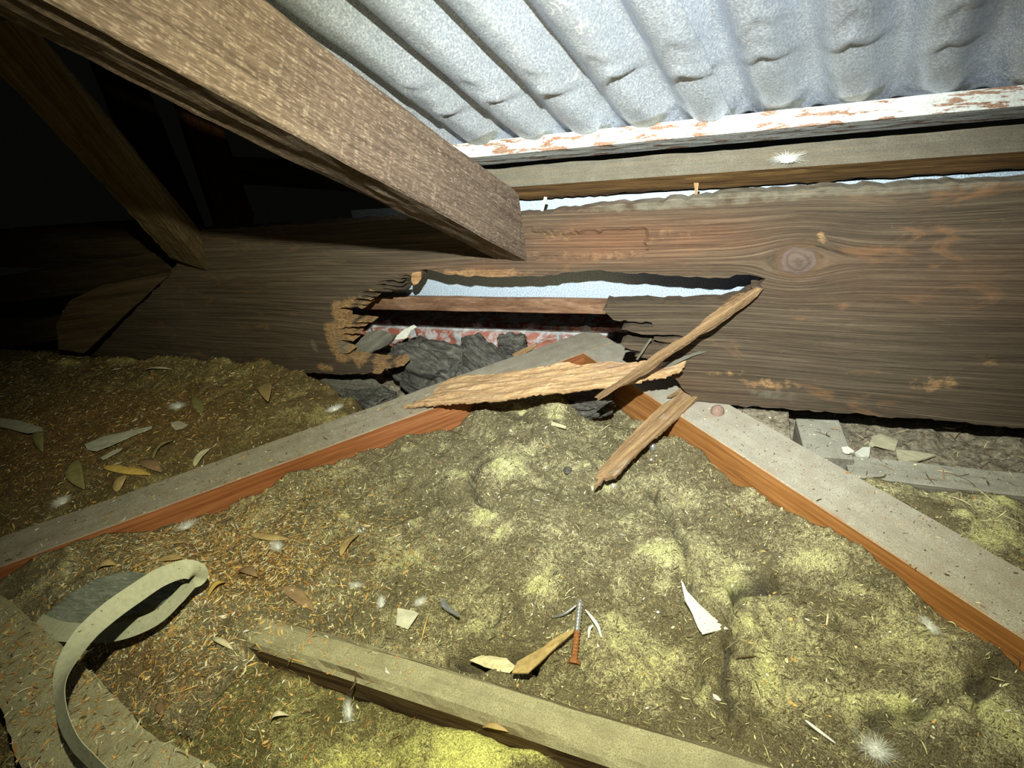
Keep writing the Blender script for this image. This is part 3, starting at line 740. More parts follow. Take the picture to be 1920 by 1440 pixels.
def hfield(name, U0, Ud, Vd, nu, nv, step, zf, keep, mat, yl, label, cat='insulation batt', thick=.05, z_=-.03, dark=False):
    u, v = np.meshgrid(np.arange(nu) * step, np.arange(nv) * step)
    x = U0[0] + u * Ud[0] + v * Vd[0]; y = U0[1] + u * Ud[1] + v * Vd[1]
    z = zf(x, y); yv = yelf(x, y, yl, z_)
    yv = yv + .20 * fbm(x * 22, y * 22, 0, 3, 37) * (.5 + yv) + .03
    bv = brn(x, y); dv = np.zeros(x.shape)
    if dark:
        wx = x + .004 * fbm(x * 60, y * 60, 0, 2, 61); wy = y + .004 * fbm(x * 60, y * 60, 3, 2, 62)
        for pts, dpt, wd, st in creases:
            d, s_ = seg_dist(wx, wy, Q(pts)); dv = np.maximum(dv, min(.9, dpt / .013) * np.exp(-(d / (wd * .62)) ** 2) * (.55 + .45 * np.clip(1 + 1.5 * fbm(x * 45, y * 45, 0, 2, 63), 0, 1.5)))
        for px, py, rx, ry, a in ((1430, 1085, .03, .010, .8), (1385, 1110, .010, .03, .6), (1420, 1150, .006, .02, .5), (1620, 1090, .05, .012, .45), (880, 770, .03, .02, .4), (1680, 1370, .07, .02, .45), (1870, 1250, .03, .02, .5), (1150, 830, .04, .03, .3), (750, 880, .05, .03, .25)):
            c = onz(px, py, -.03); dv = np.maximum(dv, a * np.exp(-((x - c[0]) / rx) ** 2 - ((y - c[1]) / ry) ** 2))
    # raised parts have lost their dust, hollows keep it
    K = keep(x, y)
    idx = -np.ones(K.shape, int)
    Fc = []; fm = K[:-1, :-1] & K[1:, :-1] & K[:-1, 1:] & K[1:, 1:]
    used = np.zeros(K.shape, bool)
    used[:-1, :-1] |= fm; used[1:, :-1] |= fm; used[:-1, 1:] |= fm; used[1:, 1:] |= fm
    idx[used] = np.arange(used.sum()); N = used.sum()
    flip = (Ud[0] * Vd[1] - Ud[1] * Vd[0]) < 0
    jj, ii = np.nonzero(fm)
    qa, qb, qc, qd = idx[jj, ii], idx[jj, ii + 1], idx[jj + 1, ii + 1], idx[jj + 1, ii]
    q = np.stack([qa, qb, qc, qd], 1)
    if flip: q = q[:, ::-1]
    Fc = q.tolist()
    cnt = set()
    for f in Fc:
        for k in range(4): cnt.add((f[k], f[(k + 1) % 4]))
    bd = [e for e in cnt if (e[1], e[0]) not in cnt]
    X, Y_, Z_ = x[used], y[used], z[used]
    bots = {}; VV = np.column_stack([X, Y_, Z_]).tolist(); yy = yv[used].tolist(); bb = bv[used].tolist(); dd = dv[used].tolist()
    zb = -.118
    for e in bd:
        for k in e:
            if k not in bots: bots[k] = len(VV); VV.append([X[k], Y_[k], zb]); yy.append(yy[k]); bb.append(bb[k]); dd.append(dd[k])
    for e in bd: Fc.append([e[1], e[0], bots[e[0]], bots[e[1]]])
    org = np.array([X.mean(), Y_.mean(), -.118])
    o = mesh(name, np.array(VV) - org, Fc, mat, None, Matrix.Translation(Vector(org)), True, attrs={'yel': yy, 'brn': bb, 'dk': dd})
    return tag(o, label, cat)
def dL(x, y): return (x - O[0]) * b_[0] + (y - O[1]) * b_[1]      # distance in front of the left joist face
def dRj(x, y): return -((x - O[0]) * a_[0] + (y - O[1]) * a_[1])   # distance in front of the right joist face
def zc(x, y):
    z = -.040 + .012 * fbm(x * 9, y * 9, 0, 3, 31) + .007 * fbm(x * 26, y * 26, 0, 3, 37) + .0022 * fbm(x * 160, y * 160, 0, 3, 41)
    # dense lumpy edges against the timbers
    z += .012 * np.exp(-dRj(x, y) / .05) * (.5 + fbm(x * 14, y * 14, 0, 2, 44)) 
    for px, py, a, rx, ry in bumps:
        c = onz(px, py, -.03); z += a * np.exp(-((x - c[0]) / rx) ** 2 - ((y - c[1]) / ry) ** 2)
    wx = x + .004 * fbm(x * 60, y * 60, 0, 2, 61); wy = y + .004 * fbm(x * 60, y * 60, 3, 2, 62)
    for pts, dpt, wd, st in creases:
        d, s = seg_dist(wx, wy, Q(pts)); z -= 1.4 * dpt * np.exp(-(d / (wd * .8)) ** 2)
        z += 1.25 * abs(st) * np.exp(-(d / .020) ** 1.3) * (1 + np.sign(st) * s) * .5
    # the corner under the peeled slab is sunk and rotten
    c = onz(1150, 770, -.05); z -= .035 * np.exp(-((x - c[0]) / .045) ** 2 - ((y - c[1]) / .045) ** 2)
    # falls towards the front timber on the left
    z = np.where(z > -.012, -.012 + (z + .012) * .35, z)
    t = np.clip((.275 - y) / .04, 0, 1); z = z * (1 - t) + np.minimum(z, -.028) * t
    tl = np.clip((-.43 - x + .012 * fbm(x * 40, y * 40, 0, 2, 66)) / .035, 0, 1) * np.exp(-((y - .235) / .06) ** 2); z = z * (1 - tl) + tl * (-.014 + .004 * fbm(x * 50, y * 50, 0, 3, 67))
    z = z + .010 * np.clip((-.50 - x) / .1, 0, 1)
    return z
U0 = O + b_ * .001 - a_ * .001
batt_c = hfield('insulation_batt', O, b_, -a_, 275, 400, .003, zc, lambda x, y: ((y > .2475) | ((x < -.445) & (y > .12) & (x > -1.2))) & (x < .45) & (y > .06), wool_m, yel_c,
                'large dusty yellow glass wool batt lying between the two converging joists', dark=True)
def zfr(x, y):
    z = -.052 + .008 * fbm(x * 12, y * 12, 0, 3, 51) + .003 * fbm(x * 45, y * 45, 0, 3, 52) + .0012 * fbm(x * 160, y * 160, 0, 3, 53)
    for px, py, a, rx, ry in ((890, 1410, .022, .045, .03), (1005, 1410, .012, .02, .02), (780, 1385, .01, .02, .02), (500, 1330, .016, .06, .03)):
        c = onz(px, py, -.03); z += a * np.exp(-((x - c[0]) / rx) ** 2 - ((y - c[1]) / ry) ** 2)
    z += .02 * np.clip((-.38 - x) / .15, 0, 1)
    return np.minimum(z, -.022)
hfield('insulation_batt', (-.95, -.03), (1, 0), (0, 1), 480, 80, .003, zfr, lambda x, y: (y < .206) & ((x > -.447) | (y < .122)), woolF_m, front_yel, 'bright yellow glass wool batt in front of the lowest ceiling timber')
def zl(x, y):
    z = -.012 + .010 * fbm(x * 7, y * 7, 0, 3, 71) + .004 * fbm(x * 30, y * 30, 0, 3, 72) + .0018 * fbm(x * 150, y * 150, 0, 3, 73)
    d = -dL(x, y) - JW   # distance behind the left joist
    z += .022 * np.clip(d / .15, 0, 1) - .002
    for px, py, a, rx, ry in ((420, 690, .014, .03, .03), (500, 700, .016, .045, .03), (130, 690, .02, .06, .04), (590, 760, .012, .03, .03)):
        c = onz(px, py, 0); z += a * np.exp(-((x - c[0]) / rx) ** 2 - ((y - c[1]) / ry) ** 2)
    z = np.minimum(z, .004 + .06 * np.clip(d / .05, 0, 1))
    e = Q([(545, 680), (585, 705), (640, 728), (705, 762)], 0.)
    p, q = e[0], e[-1]; nrm = np.array([(q - p)[1], -(q - p)[0]]); nrm /= np.linalg.norm(nrm)
    if nrm[0] < 0: nrm = -nrm
    s = (x - p[0]) * nrm[0] + (y - p[1]) * nrm[1] + .008 * fbm(x * 30, y * 30, 0, 2, 75)
    z = z - .09 * np.clip(s / .025 + .2, 0, 1)
    return np.maximum(z, -.10)
hfield('insulation_batt', (-2.0, .05), (1, 0), (0, 1), 400, 167, .004, zl, lambda x, y: (-dL(x, y) > JW + .0005) & (y < .713) & (x < -.40), woolL_m, left_yel, 'brown debris-covered glass wool batt behind the left joist', z_=0.)
def zr(x, y):
    z = -.030 + .010 * fbm(x * 11, y * 11, 0, 3, 81) + .004 * fbm(x * 40, y * 40, 0, 3, 82) + .0015 * fbm(x * 150, y * 150, 0, 3, 83)
    for px, py, a, rx, ry in ((1800, 975, .012, .02, .015), (1640, 880, .01, .03, .02), (1880, 960, .01, .02, .02)):
        c = onz(px, py, -.03); z += a * np.exp(-((x - c[0]) / rx) ** 2 - ((y - c[1]) / ry) ** 2)
    return np.minimum(z, -.006)
hfield('insulation_batt', (.05, .15), (1, 0), (0, 1), 200, 153, .003, zr, lambda x, y: (dRj(x, y) < -JW - .0005) & (y < .607), wool_m, right_yel, 'small mossy yellow glass wool batt beyond the right joist')

# rubble bed behind (one uncountable surface) -------------------------------------------------
def rub(x, y):
    z = -.062 + .008 * fbm(x * 16, y * 16, 0, 3, 91) + .006 * np.abs(fbm(x * 55, y * 55, 0, 3, 92)) + .0015 * fbm(x * 200, y * 200, 0, 3, 93)
    z += (.058 * np.clip((y - .60) / .05, 0, 1) + .012 * np.clip((y - .67) / .04, 0, 1)) * (x < .0895) * (y < .7155)
    z = np.where((x < .0895) & (y < .7155), np.minimum(z, -.003 + .002 * fbm(x * 90, y * 90, 0, 2, 98)), z)
    return z
def rubkeep(x, y): return (dRj(x, y) < -JW - .0005) & ((y > .651) | ((x < .0895) & (y > .56)) ) & (((x < .0895) & (y < .7155)) | (x > .155) | (y > .7425)) & ((y < .7155) | (y > .7405) | (x > .1) ) 
o = hfield('mortar_rubble', (-.25, .56), (1, 0), (0, 1), 360, 105, .0035, rub, rubkeep, rubble_m, [], 'crumbly grey-brown mortar rubble below the edge board at the right', 'rubble')
o['kind'] = 'stuff'
def rub2(x, y):
    z = -.085 + .010 * fbm(x * 14, y * 14, 0, 3, 94) + .008 * np.abs(fbm(x * 40, y * 40, 0, 3, 95)) + .002 * fbm(x * 150, y * 150, 0, 3, 96)
    return z
o = hfield('mortar_rubble', (-1.3, .60), (1, 0), (0, 1), 330, 92, .0035, rub2, lambda x, y: (-dL(x, y) > JW + .0005) & (y > .7425) & (x < -.27), rubble_m, [], 'dark crumbly rubble on the wall top inside the hole', 'rubble')
o['kind'] = 'stuff'

# ================================================================== ROTTEN TIMBER INSIDE THE HOLE
def lump(name, c, rad, rotz, mat, label, cat, amp=.25, freq=22, seed=0, tilt=0., flat=False):
    bm = bmesh.new(); bmesh.ops.create_icosphere(bm, subdivisions=6, radius=1)
    V = np.array([v.co[:] for v in bm.verts]); fc = [[v.index for v in f.verts] for f in bm.faces]; bm.free()
    rad = np.array(rad); n = fbm(V[:, 0] * rad[0] * freq, V[:, 1] * rad[1] * freq, V[:, 2] * rad[2] * freq, 4, seed)
    rg = 1 - np.abs(fbm(V[:, 0] * rad[0] * freq * .6, V[:, 1] * rad[1] * freq * 3.4, V[:, 2] * rad[2] * freq * 3.4, 3, seed + 4))
    sgnp = np.sign(V) * np.abs(V) ** .75
    V = sgnp * (1 + amp * n + amp * .55 * rg)[:, None] * rad
    mw = Matrix.Translation(Vector(c)) @ Matrix.Rotation(rotz, 4, 'Z') @ Matrix.Rotation(tilt, 4, 'Y')
    return tag(mesh(name, V, fc, mat, None, mw, True), label, cat)
c = ony(812, 690, .80); lump('rotten_timber', c, (.085, .04, .040), math.radians(-12), char_m, 'large black rotted timber lump lying inside the hole', 'rotten timber', .32, 26, 1, math.radians(14))
c = ony(905, 672, .83); lump('rotten_timber', c, (.05, .03, .030), math.radians(-25), char_m, 'black rotted timber lump nearest the brick wall, right of the largest lump', 'rotten timber', .32, 30, 5, math.radians(28))
c = ony(690, 748, .745); lump('rotten_timber', c, (.055, .03, .022), math.radians(-15), char_m, 'low dark rotted timber lump between the insulation and the left joist', 'rotten timber', .3, 34, 9)
c = ony(962, 655, .87); lump('rotten_timber', c, (.022, .015, .024), 0, char_m, 'small black crumbling clump in front of the pale brickwork', 'rotten timber', .45, 60, 12)
c = onz(1105, 752, -.035); lump('rotten_timber', c, (.035, .03, .016), 0, char_m, 'cracked grey-black rotted timber in the corner of the two joists', 'rotten timber', .3, 50, 15)
def splinter(name, pix, P, n, xd, th, mat, label, cat='splinter', jag=.0012, step=.006, sp=.004, rel=.0015, bend=0., taper=.5, seed=0, fr=(14, 130)):
    P2, mw = plane_outline(pix, P, n, xd); arr = np.array(P2); L = np.abs(arr[:, 0]).max()
    def rf(x, y):
        return rel * fbm(x * fr[0], y * fr[1], 0, 4, seed) + rel * .8 * fbm(x * 8, y * 30, 0, 2, seed + 5) + bend * (x / L) ** 2
    o = sheet(name, ragged(P2, jag, step, .8, .8, seed), th, mw, mat, sp, rf, taper=taper)
    return tag(o, label, cat)
splinter('broken_wood', [(648, 664), (690, 622), (715, 618), (742, 628), (728, 646), (690, 664), (665, 670)], ony(695, 645, .765), (.25, -.8, .55), (1, 0, .8), .012, grey_m, 'striped brown-grey broken wood chunk beside the rotted lump in the hole', 'broken wood', rel=.003, seed=2)
splinter('plaster_flake', [(738, 634), (760, 616), (776, 609), (782, 613), (770, 620), (762, 634), (742, 637)], ony(760, 624, .80), (0, -.8, .6), (1, 0, .4), .003, white_m, 'bright white flake on top of the black rotted lump', 'flake', seed=3, rel=.0005)
splinter('broken_wood', [(600, 712), (640, 700), (700, 708), (715, 722), (680, 748), (640, 742), (612, 728)], ony(655, 722, .752), (0, -.55, .85), (1, 0, -.1), .010, grey_m, 'weathered grey broken board lying under the jagged lower edge of the hole', 'broken wood', rel=.003, seed=4)
splinter('broken_wood', [(960, 664), (985, 652), (1007, 643), (1006, 649), (985, 662), (965, 672)], ony(985, 657, .84), (0, -.8, .6), (1, 0, .5), .006, piece_m, 'small brown wood sliver by the black clump below the bricks', 'broken wood', seed=6)
# hanging and leaning splinters around the hole
splinter('hanging_splinter', [(772, 512), (790, 510), (789, 524), (783, 532), (776, 535), (771, 528)], (ony(780, 522, YB - .004)), (.1, -1, 0), (1, 0, 0), .006, split_m, 'short orange splinter hanging from the top edge of the hole', 'splinter', seed=7, sp=.003)
splinter('hanging_splinter', [(1301, 343), (1310, 343), (1308, 362), (1304, 380), (1299, 376), (1303, 360)], ony(1305, 360, .735), (0, -1, .1), (0, 0, 1), .003, piece_m, 'thin pale splinter hanging from the batten above the board', 'splinter', seed=8, sp=.003, jag=.0004)
splinter('hanging_splinter', [(1020, 369), (1026, 370), (1018, 396), (1013, 398)], ony(1019, 383, .738), (0, -1, .1), (0, 0, 1), .002, paper_m, 'small whitish splinter in the gap beside the end of the big rafter', 'splinter', seed=9, sp=.003, jag=.0003)
splinter('splinter', [(1192, 674), (1196, 675), (1222, 636), (1219, 634)], ony(1205, 660, YB - .012), (0, -1, .3), (.5, 0, 1), .002, grey_m, 'thin grey stick leaning in the dark cleft left of the long stick', 'splinter', seed=10, sp=.003, jag=.0003)
splinter('splinter', [(1200, 706), (1262, 676), (1322, 654), (1331, 657), (1290, 672), (1240, 694), (1205, 712)], ony(1262, 682, YB - .010), (0, -.9, .45), (1, 0, .4), .004, grey_m, 'grey pointed splinter behind the long stick, low on the board', 'splinter', seed=11, sp=.004)

# peeled slab lying across the joists, its right end propped on the board
sl0 = onz(770, 757, .010); sl1 = ony(1284, 683, .704); sax = (sl1 - sl0) / np.linalg.norm(sl1 - sl0); ssd = np.cross(sax, [0, 0, 1]); snn = np.cross(ssd / np.linalg.norm(ssd), sax); snn = snn if snn[2] > 0 else -snn
slabpix = [(755, 761), (785, 752), (812, 740), (818, 726), (838, 713), (872, 705), (935, 700), (990, 692), (1030, 688), (1055, 680), (1090, 684), (1140, 677), (1175, 680), (1207, 675), (1250, 678), (1287, 675), (1283, 683), (1266, 688), (1279, 690),
           (1250, 702), (1215, 707), (1190, 715), (1125, 724), (1050, 733), (1000, 737), (935, 747), (862, 753), (810, 757)]
splinter('peeled_wood_slab', slabpix, (sl0 + sl1) / 2, snn, sax, .007, slab_m, 'long pale orange slab of peeled rotten wood lying across both joists', 'wood slab', jag=.0015, step=.008, sp=.004, rel=.0025, seed=14, fr=(20, 90))
# long stick from the slab up to the right end of the hole
s0 = onz(1118, 749, .046); s1 = ony(1428, 543, YB - .004)
ax = (s1 - s0) / np.linalg.norm(s1 - s0); view = C0 - (s0 + s1) / 2; nv_ = view - ax * (view @ ax); nv_ /= np.linalg.norm(nv_)
stickpix = [(1114, 745), (1132, 731), (1155, 717), (1190, 691), (1225, 665), (1262, 641), (1285, 630), (1310, 610), (1322, 597), (1362, 567), (1372, 556), (1385, 550), (1398, 549), (1404, 545), (1418, 538), (1432, 541), (1420, 556), (1407, 567), (1380, 585), (1352, 606), (1328, 622), (1313, 628), (1285, 649),
            (1255, 668), (1217, 698), (1190, 713), (1175, 721), (1160, 727), (1140, 741), (1125, 749), (1118, 754), (1121, 747)]
splinter('split_stick', stickpix, (s0 + s1) / 2, nv_, ax, .009, stick_m, 'long narrow split stick leaning from the slab up to the right end of the hole', 'stick', jag=.0012, step=.007, sp=.003, rel=.0028, seed=15, fr=(10, 170), bend=.002)
# short piece lying from the right joist down onto the insulation
p0 = onz(1312, 725, .012); p1 = onz(1120, 905, -.022)
ax = (p1 - p0) / np.linalg.norm(p1 - p0); sd = np.cross(ax, [0, 0, 1]); sd /= np.linalg.norm(sd); nn = np.cross(sd, ax); nn = nn if nn[2] > 0 else -nn
piecepix = [(1327, 712), (1312, 715), (1300, 708), (1288, 712), (1272, 730), (1273, 738), (1268, 742), (1240, 760), (1218, 780), (1200, 797), (1180, 818), (1162, 837), (1140, 862), (1120, 886), (1116, 897), (1122, 899), (1113, 912), (1124, 906), (1132, 895), (1140, 897), (1146, 892), (1154, 893),
            (1172, 872), (1205, 838), (1243, 804), (1275, 778), (1300, 752), (1328, 727), (1329, 717)]
splinter('split_wood_piece', piecepix, (p0 + p1) / 2, nn, ax, .008, piece_m, 'flat broken wood piece lying from the right joist down onto the insulation', 'wood piece', jag=.0008, step=.006, sp=.0035, rel=.0016, seed=16)
splinter('splinter', [(1250, 744), (1262, 737), (1290, 718), (1297, 715), (1272, 738), (1258, 744)], onz(1272, 731, .0075), (0, 0, 1), (1, .6, 0), .003, piece_m, 'small brown sliver at the upper left of the short broken wood piece', 'splinter', jag=.0004, sp=.003, seed=17, rel=.0005)

# ================================================================== ground lookup for small things
bpy.context.view_layer.update()
gv, gf = [], []
for ob in list(COL.objects):
    if ob.type == 'MESH' and any(ob.name.startswith(k) for k in ('insulation_batt', 'ceiling_joist', 'ceiling_timber', 'timber_block', 'mortar_rubble', 'floor')):
        m = npm(ob.matrix_world); me = ob.data; co = np.empty(len(me.vertices) * 3); me.vertices.foreach_get('co', co)
        co = co.reshape(-1, 3) @ m[:3, :3].T + m[:3, 3]; b0 = len(gv); gv += co.tolist(); gf += [[b0 + i for i in p.vertices] for p in me.polygons]
BV = BVHTree.FromPolygons([Vector(v) for v in gv], gf)
def ground(x, y):
    h = BV.ray_cast(Vector((x, y, .2)), Vector((0, 0, -1)))
    return (h[0], h[1]) if h[0] is not None else (Vector((x, y, -.04)), Vector((0, 0, 1)))
def seen(px, py):
    r = ray(px, py); h = BV.ray_cast(Vector(C0), Vector(r / np.linalg.norm(r)))
    return h[0], h[1]

# ------------------------------------------------------------------ leaves
def leafmesh(L, W, curl, cup, seed):
    rg = np.random.default_rng(seed); n = 18; k = 5; V = []; Fc = []
    sw = rg.uniform(-.06, .06) * L
    for i in range(n + 1):
        t = i / n; w_ = W * (math.sin(math.pi * min(1, t ** .8)) ** .8) * .5 + .0003
        for j in range(k):
            s = (j / (k - 1) - .5) * 2
            V.append(((t - .5) * L, s * w_ + sw * math.sin(math.pi * t), curl * math.sin(math.pi * t) + cup * s * s * w_ * 2 + (.0004 if j == 2 else 0) + .0006 * math.sin(9 * t + s)))
    for i in range(n):
        for j in range(k - 1):
            a = i * k + j; Fc.append((a, a + k, a + k + 1, a + 1))
    n0 = len(V); V2 = [(x, y, z - .0004) for x, y, z in V]; 
    Fc += [tuple(n0 + i for i in f[::-1]) for f in Fc]
    ed = [(j, j + 1) for j in range(k - 1)] + [(i * k + k - 1, (i + 1) * k + k - 1) for i in range(n)] + [(n * k + j + 1, n * k + j) for j in range(k - 1)][::-1] + [((i + 1) * k, i * k) for i in range(n)]
    for a, b in ed: Fc.append((a, b, n0 + b, n0 + a))
    return V + V2, Fc
def place(o_mesh, name, px, py, px2, py2, lift=.002, tiltx=0.):
    pass
def leaf(px, py, qx, qy, wpx, mat, label, curl=.004, cup=.3, lift=.003, seed=0, name='dry_leaf', cat='leaf', tip=0.):
    h1, _ = seen(px, py); h2, _ = seen(qx, qy)
    h1 = np.array(h1); h2 = np.array(h2); h1[2] += lift; h2[2] += lift + tip
    L = np.linalg.norm(h2 - h1); W = wpx * np.linalg.norm((h1 + h2) / 2 - C0) / F
    V, Fc = leafmesh(L, W, curl, cup, seed)
    mw = frame((h1 + h2) / 2, h2 - h1, (0, 0, 1))
    return tag(mesh(name, V, Fc, mat, None, mw, True), label, cat)
LV = [
 (195, 877, 285, 893, 18, 1, 'golden lance-shaped dry leaf lying behind the left joist, the brightest one'),
 (366, 877, 398, 842, 16, 4, 'pale yellow dry leaf against the back edge of the left joist'),
 (220, 925, 238, 893, 18, 0, 'short tan dry leaf just below the golden leaf'),
 (142, 865, 160, 920, 20, 3, 'olive broad dry leaf left of the golden leaf'),
 (262, 868, 305, 888, 18, 2, 'brown dry leaf overlapping the right end of the golden leaf'),
 (288, 862, 330, 828, 9, 3, 'narrow olive dry leaf pointing up above the golden leaf'),
 (362, 745, 382, 784, 15, 3, 'olive-grey dry leaf lying in the middle of the straw litter'),
 (495, 722, 508, 766, 22, 0, 'tan upright triangular dry leaf on the mound near the dark board'),
 (78, 800, 82, 850, 14, 3, 'dark olive dry leaf standing by the pale bark at the far left'),
 (530, 1105, 592, 1150, 20, 2, 'brown dry leaf right of the grey strap loop'),
 (450, 1072, 485, 1085, 14, 2, 'small rounded brown dry leaf right of the fold in the strap'),
 (392, 1120, 428, 1096, 10, 1, 'yellow pointed dry leaf touching the fold of the strap'),
 (470, 1004, 545, 1014, 14, 0, 'tan flat dry leaf near the white down tuft by the left joist'),
 (640, 1045, 675, 1006, 15, 0, 'tan folded dry leaf beside a grey metal ring'),
 (185, 1070, 222, 1062, 14, 0, 'tan dry leaf tucked above the grey-green slab'),
 (300, 1055, 345, 1050, 14, 0, 'light brown dry leaf between the left joist and the slab'),
 (400, 1200, 440, 1222, 8, 4, 'narrow cream dry leaf on the buried end of the front timber'),
 (508, 1360, 545, 1345, 7, 4, 'thin cream curled leaf in the litter at the bottom'),
 (300, 1320, 308, 1345, 9, 2, 'small brown dry leaf in the lower litter'),
 (905, 1366, 955, 1376, 8, 0, 'tan dry leaf on the yellow wool in front of the front timber'),
 (270, 697, 325, 695, 6, 4, 'thin cream curled leaf on the ridge below the dark board'),
]
for i, (a, b, c, d, wp, m, lab) in enumerate(LV):
    leaf(a, b, c, d, wp, leaf_ms[m], lab, seed=i, curl=.003 + .003 * (i % 3), cup=.10 * (1 if i % 2 else -1), tip=.012 if 'upright' in lab else 0)
# pale bark strips
def flatbit(name, pix, mat, label, cat, th=.0015, lift=.003, rel=.0006, seed=0, tilt=(0, 0), sp=.004, jag=.0006):
    cx_, cy_ = np.mean(pix, 0); h, _ = seen(cx_, cy_); h = np.array(h); h[2] += lift + th
    # rest on the highest point under the piece
    zs_ = [seen(*p)[0][2] for p in pix]; h[2] = max(h[2], .5 * (max(zs_) + h[2]) + lift * .5)
    return splinter(name, pix, h, (tilt[0], tilt[1], 1), (np.array(seen(*pix[len(pix) // 2])[0]) - np.array(seen(*pix[0])[0])) * [1, 1, 0] + [1e-4, 0, 0], th, mat, label, cat, jag=jag, step=.006, sp=sp, rel=rel, seed=seed)
flatbit('bark_strip', [(158, 833), (195, 818), (240, 808), (285, 799), (284, 803), (250, 816), (215, 832), (180, 846), (164, 843)], paper_m, 'pale grey-green strip of bark lying in the straw behind the left joist', 'bark', seed=1)
flatbit('bark_strip', [(0, 784), (35, 788), (78, 801), (80, 808), (50, 812), (0, 800)], paper_m, 'dim pale bark strip at the far left edge of the litter', 'bark', seed=2)
flatbit('bark_strip', [(188, 858), (210, 846), (230, 839), (226, 844), (205, 856), (192, 862)], paper_m, 'small slim pale bark sliver below the long bark strip', 'bark', seed=3)
flatbit('plaster_flake', [(320, 792), (335, 789), (353, 796), (343, 803), (328, 806), (322, 800)], stone_m, 'cream flake at the right end of the pale bark strip', 'flake', seed=4)
flatbit('plaster_flake', [(1277, 1088), (1281, 1092), (1288, 1108), (1310, 1132), (1335, 1155), (1366, 1179), (1340, 1183), (1317, 1189), (1308, 1175), (1298, 1150), (1284, 1125)], white_m, 'white speckled triangular plaster shard on the insulation', 'flake', th=.0025, seed=5, jag=.0003, lift=.005)
flatbit('cement_flake', [(1636, 818), (1650, 813), (1684, 826), (1679, 842), (1660, 838), (1630, 831)], stone_m, 'square cream stone flake in the rubble below the dark gap', 'stone flake', th=.006, seed=6)
flatbit('cement_flake', [(1680, 843), (1712, 845), (1755, 853), (1725, 862), (1700, 865), (1682, 856)], stone_m, 'pointed cream stone flake in the rubble below the dark gap', 'stone flake', th=.005, seed=7)
flatbit('plaster_flake', [(1578, 838), (1590, 837), (1602, 846), (1592, 849), (1580, 845)], white_m, 'small white crumb beside the grey block', 'flake', th=.004, seed=8)
flatbit('plaster_flake', [(1603, 848), (1618, 838), (1632, 838), (1630, 855), (1615, 857)], white_m, 'larger white crumb left of the square stone flake', 'flake', th=.005, seed=9)
flatbit('bark_strip', [(960, 1262), (990, 1262), (1030, 1225), (1075, 1185), (1077, 1178), (1050, 1190), (1010, 1218), (970, 1240)], leaf_ms[0], 'tan curled bark strip between the screw and the front timber', 'bark', th=.003, seed=10, rel=.002)
flatbit('bark_strip', [(880, 1238), (905, 1228), (950, 1234), (968, 1250), (955, 1262), (930, 1258)], leaf_ms[4], 'cream dry bark flake tucked behind the front timber', 'bark', th=.001, seed=11, rel=.002)
flatbit('wood_chip', [(1034, 790), (1062, 799), (1061, 804), (1033, 797)], leaf_ms[4], 'cream wood chip on the wool mound below the slab', 'wood chip', th=.001, seed=12)
flatbit('plaster_flake', [(745, 1140), (775, 1145), (785, 1150), (765, 1180), (743, 1172)], paper_m, 'grey papery flake left of the metal clip', 'flake', th=.0008, seed=13)
# grey-green slab under the strap
p = onz(240, 1120, .0)
P2, mw_ = plane_outline([(72, 1162), (100, 1140), (132, 1112), (185, 1082), (235, 1071), (280, 1075), (330, 1090), (363, 1094), (330, 1118), (260, 1148), (190, 1170), (120, 1166)], onz(240, 1120, .003), (.05, -.12, 1), (1, .15, 0))
o = sheet('slab_offcut', ragged(P2, .0008, .01), .016, mw_, tile_m, .005, lambda x, y: .0012 * fbm(x * 40, y * 90, 0, 3, 2))
tag(o, 'grey-green fibrous slab offcut lying under the looped strap', 'offcut')

# ------------------------------------------------------------------ looped strap
def ribbon(name, pts, wdirs, width, th, mat, label, cat, sub=40):
    pts = [np.asarray(p, float) for p in pts]; wd = [np.asarray(d, float) / np.linalg.norm(d) for d in wdirs]; n = len(pts)
    def cr(a, b, c, d, t): return .5 * ((2 * b) + (-a + c) * t + (2 * a - 5 * b + 4 * c - d) * t * t + (-a + 3 * b - 3 * c + d) * t ** 3)
    P, Wd = [], []
    for i in range(n - 1):
        g = lambda L_, k: L_[min(max(k, 0), n - 1)]
        for s in range(sub):
            t = s / sub; P.append(cr(g(pts, i - 1), pts[i], pts[i + 1], g(pts, i + 2), t)); Wd.append(cr(g(wd, i - 1), wd[i], wd[i + 1], g(wd, i + 2), t))
    P.append(pts[-1]); Wd.append(wd[-1]); P = np.array(P); Wd = np.array(Wd)
    T = np.gradient(P, axis=0); T /= np.linalg.norm(T, axis=1)[:, None]
    Wd -= T * (Wd * T).sum(1)[:, None]; Wd /= np.linalg.norm(Wd, axis=1)[:, None]; N = np.cross(T, Wd)
    V = []
    for p_, w_, n_ in zip(P, Wd, N):
        for s in (-1, -.33, .33, 1): V.append(p_ + w_ * width / 2 * s + n_ * th * (.3 if abs(s) < .5 else 0))
        for s in (1, .33, -.33, -1): V.append(p_ + w_ * width / 2 * s - n_ * th)
    V = np.array(V); k = 8; Fc = [(r * k + i, r * k + (i + 1) % k, (r + 1) * k + (i + 1) % k, (r + 1) * k + i) for r in range(len(P) - 1) for i in range(k)]
    Fc += [tuple(range(k - 1, -1, -1)), tuple((len(P) - 1) * k + i for i in range(k))]
    org = V.mean(0)
    return tag(mesh(name, V - org, Fc, mat, None, Matrix.Translation(Vector(org)), False), label, cat)
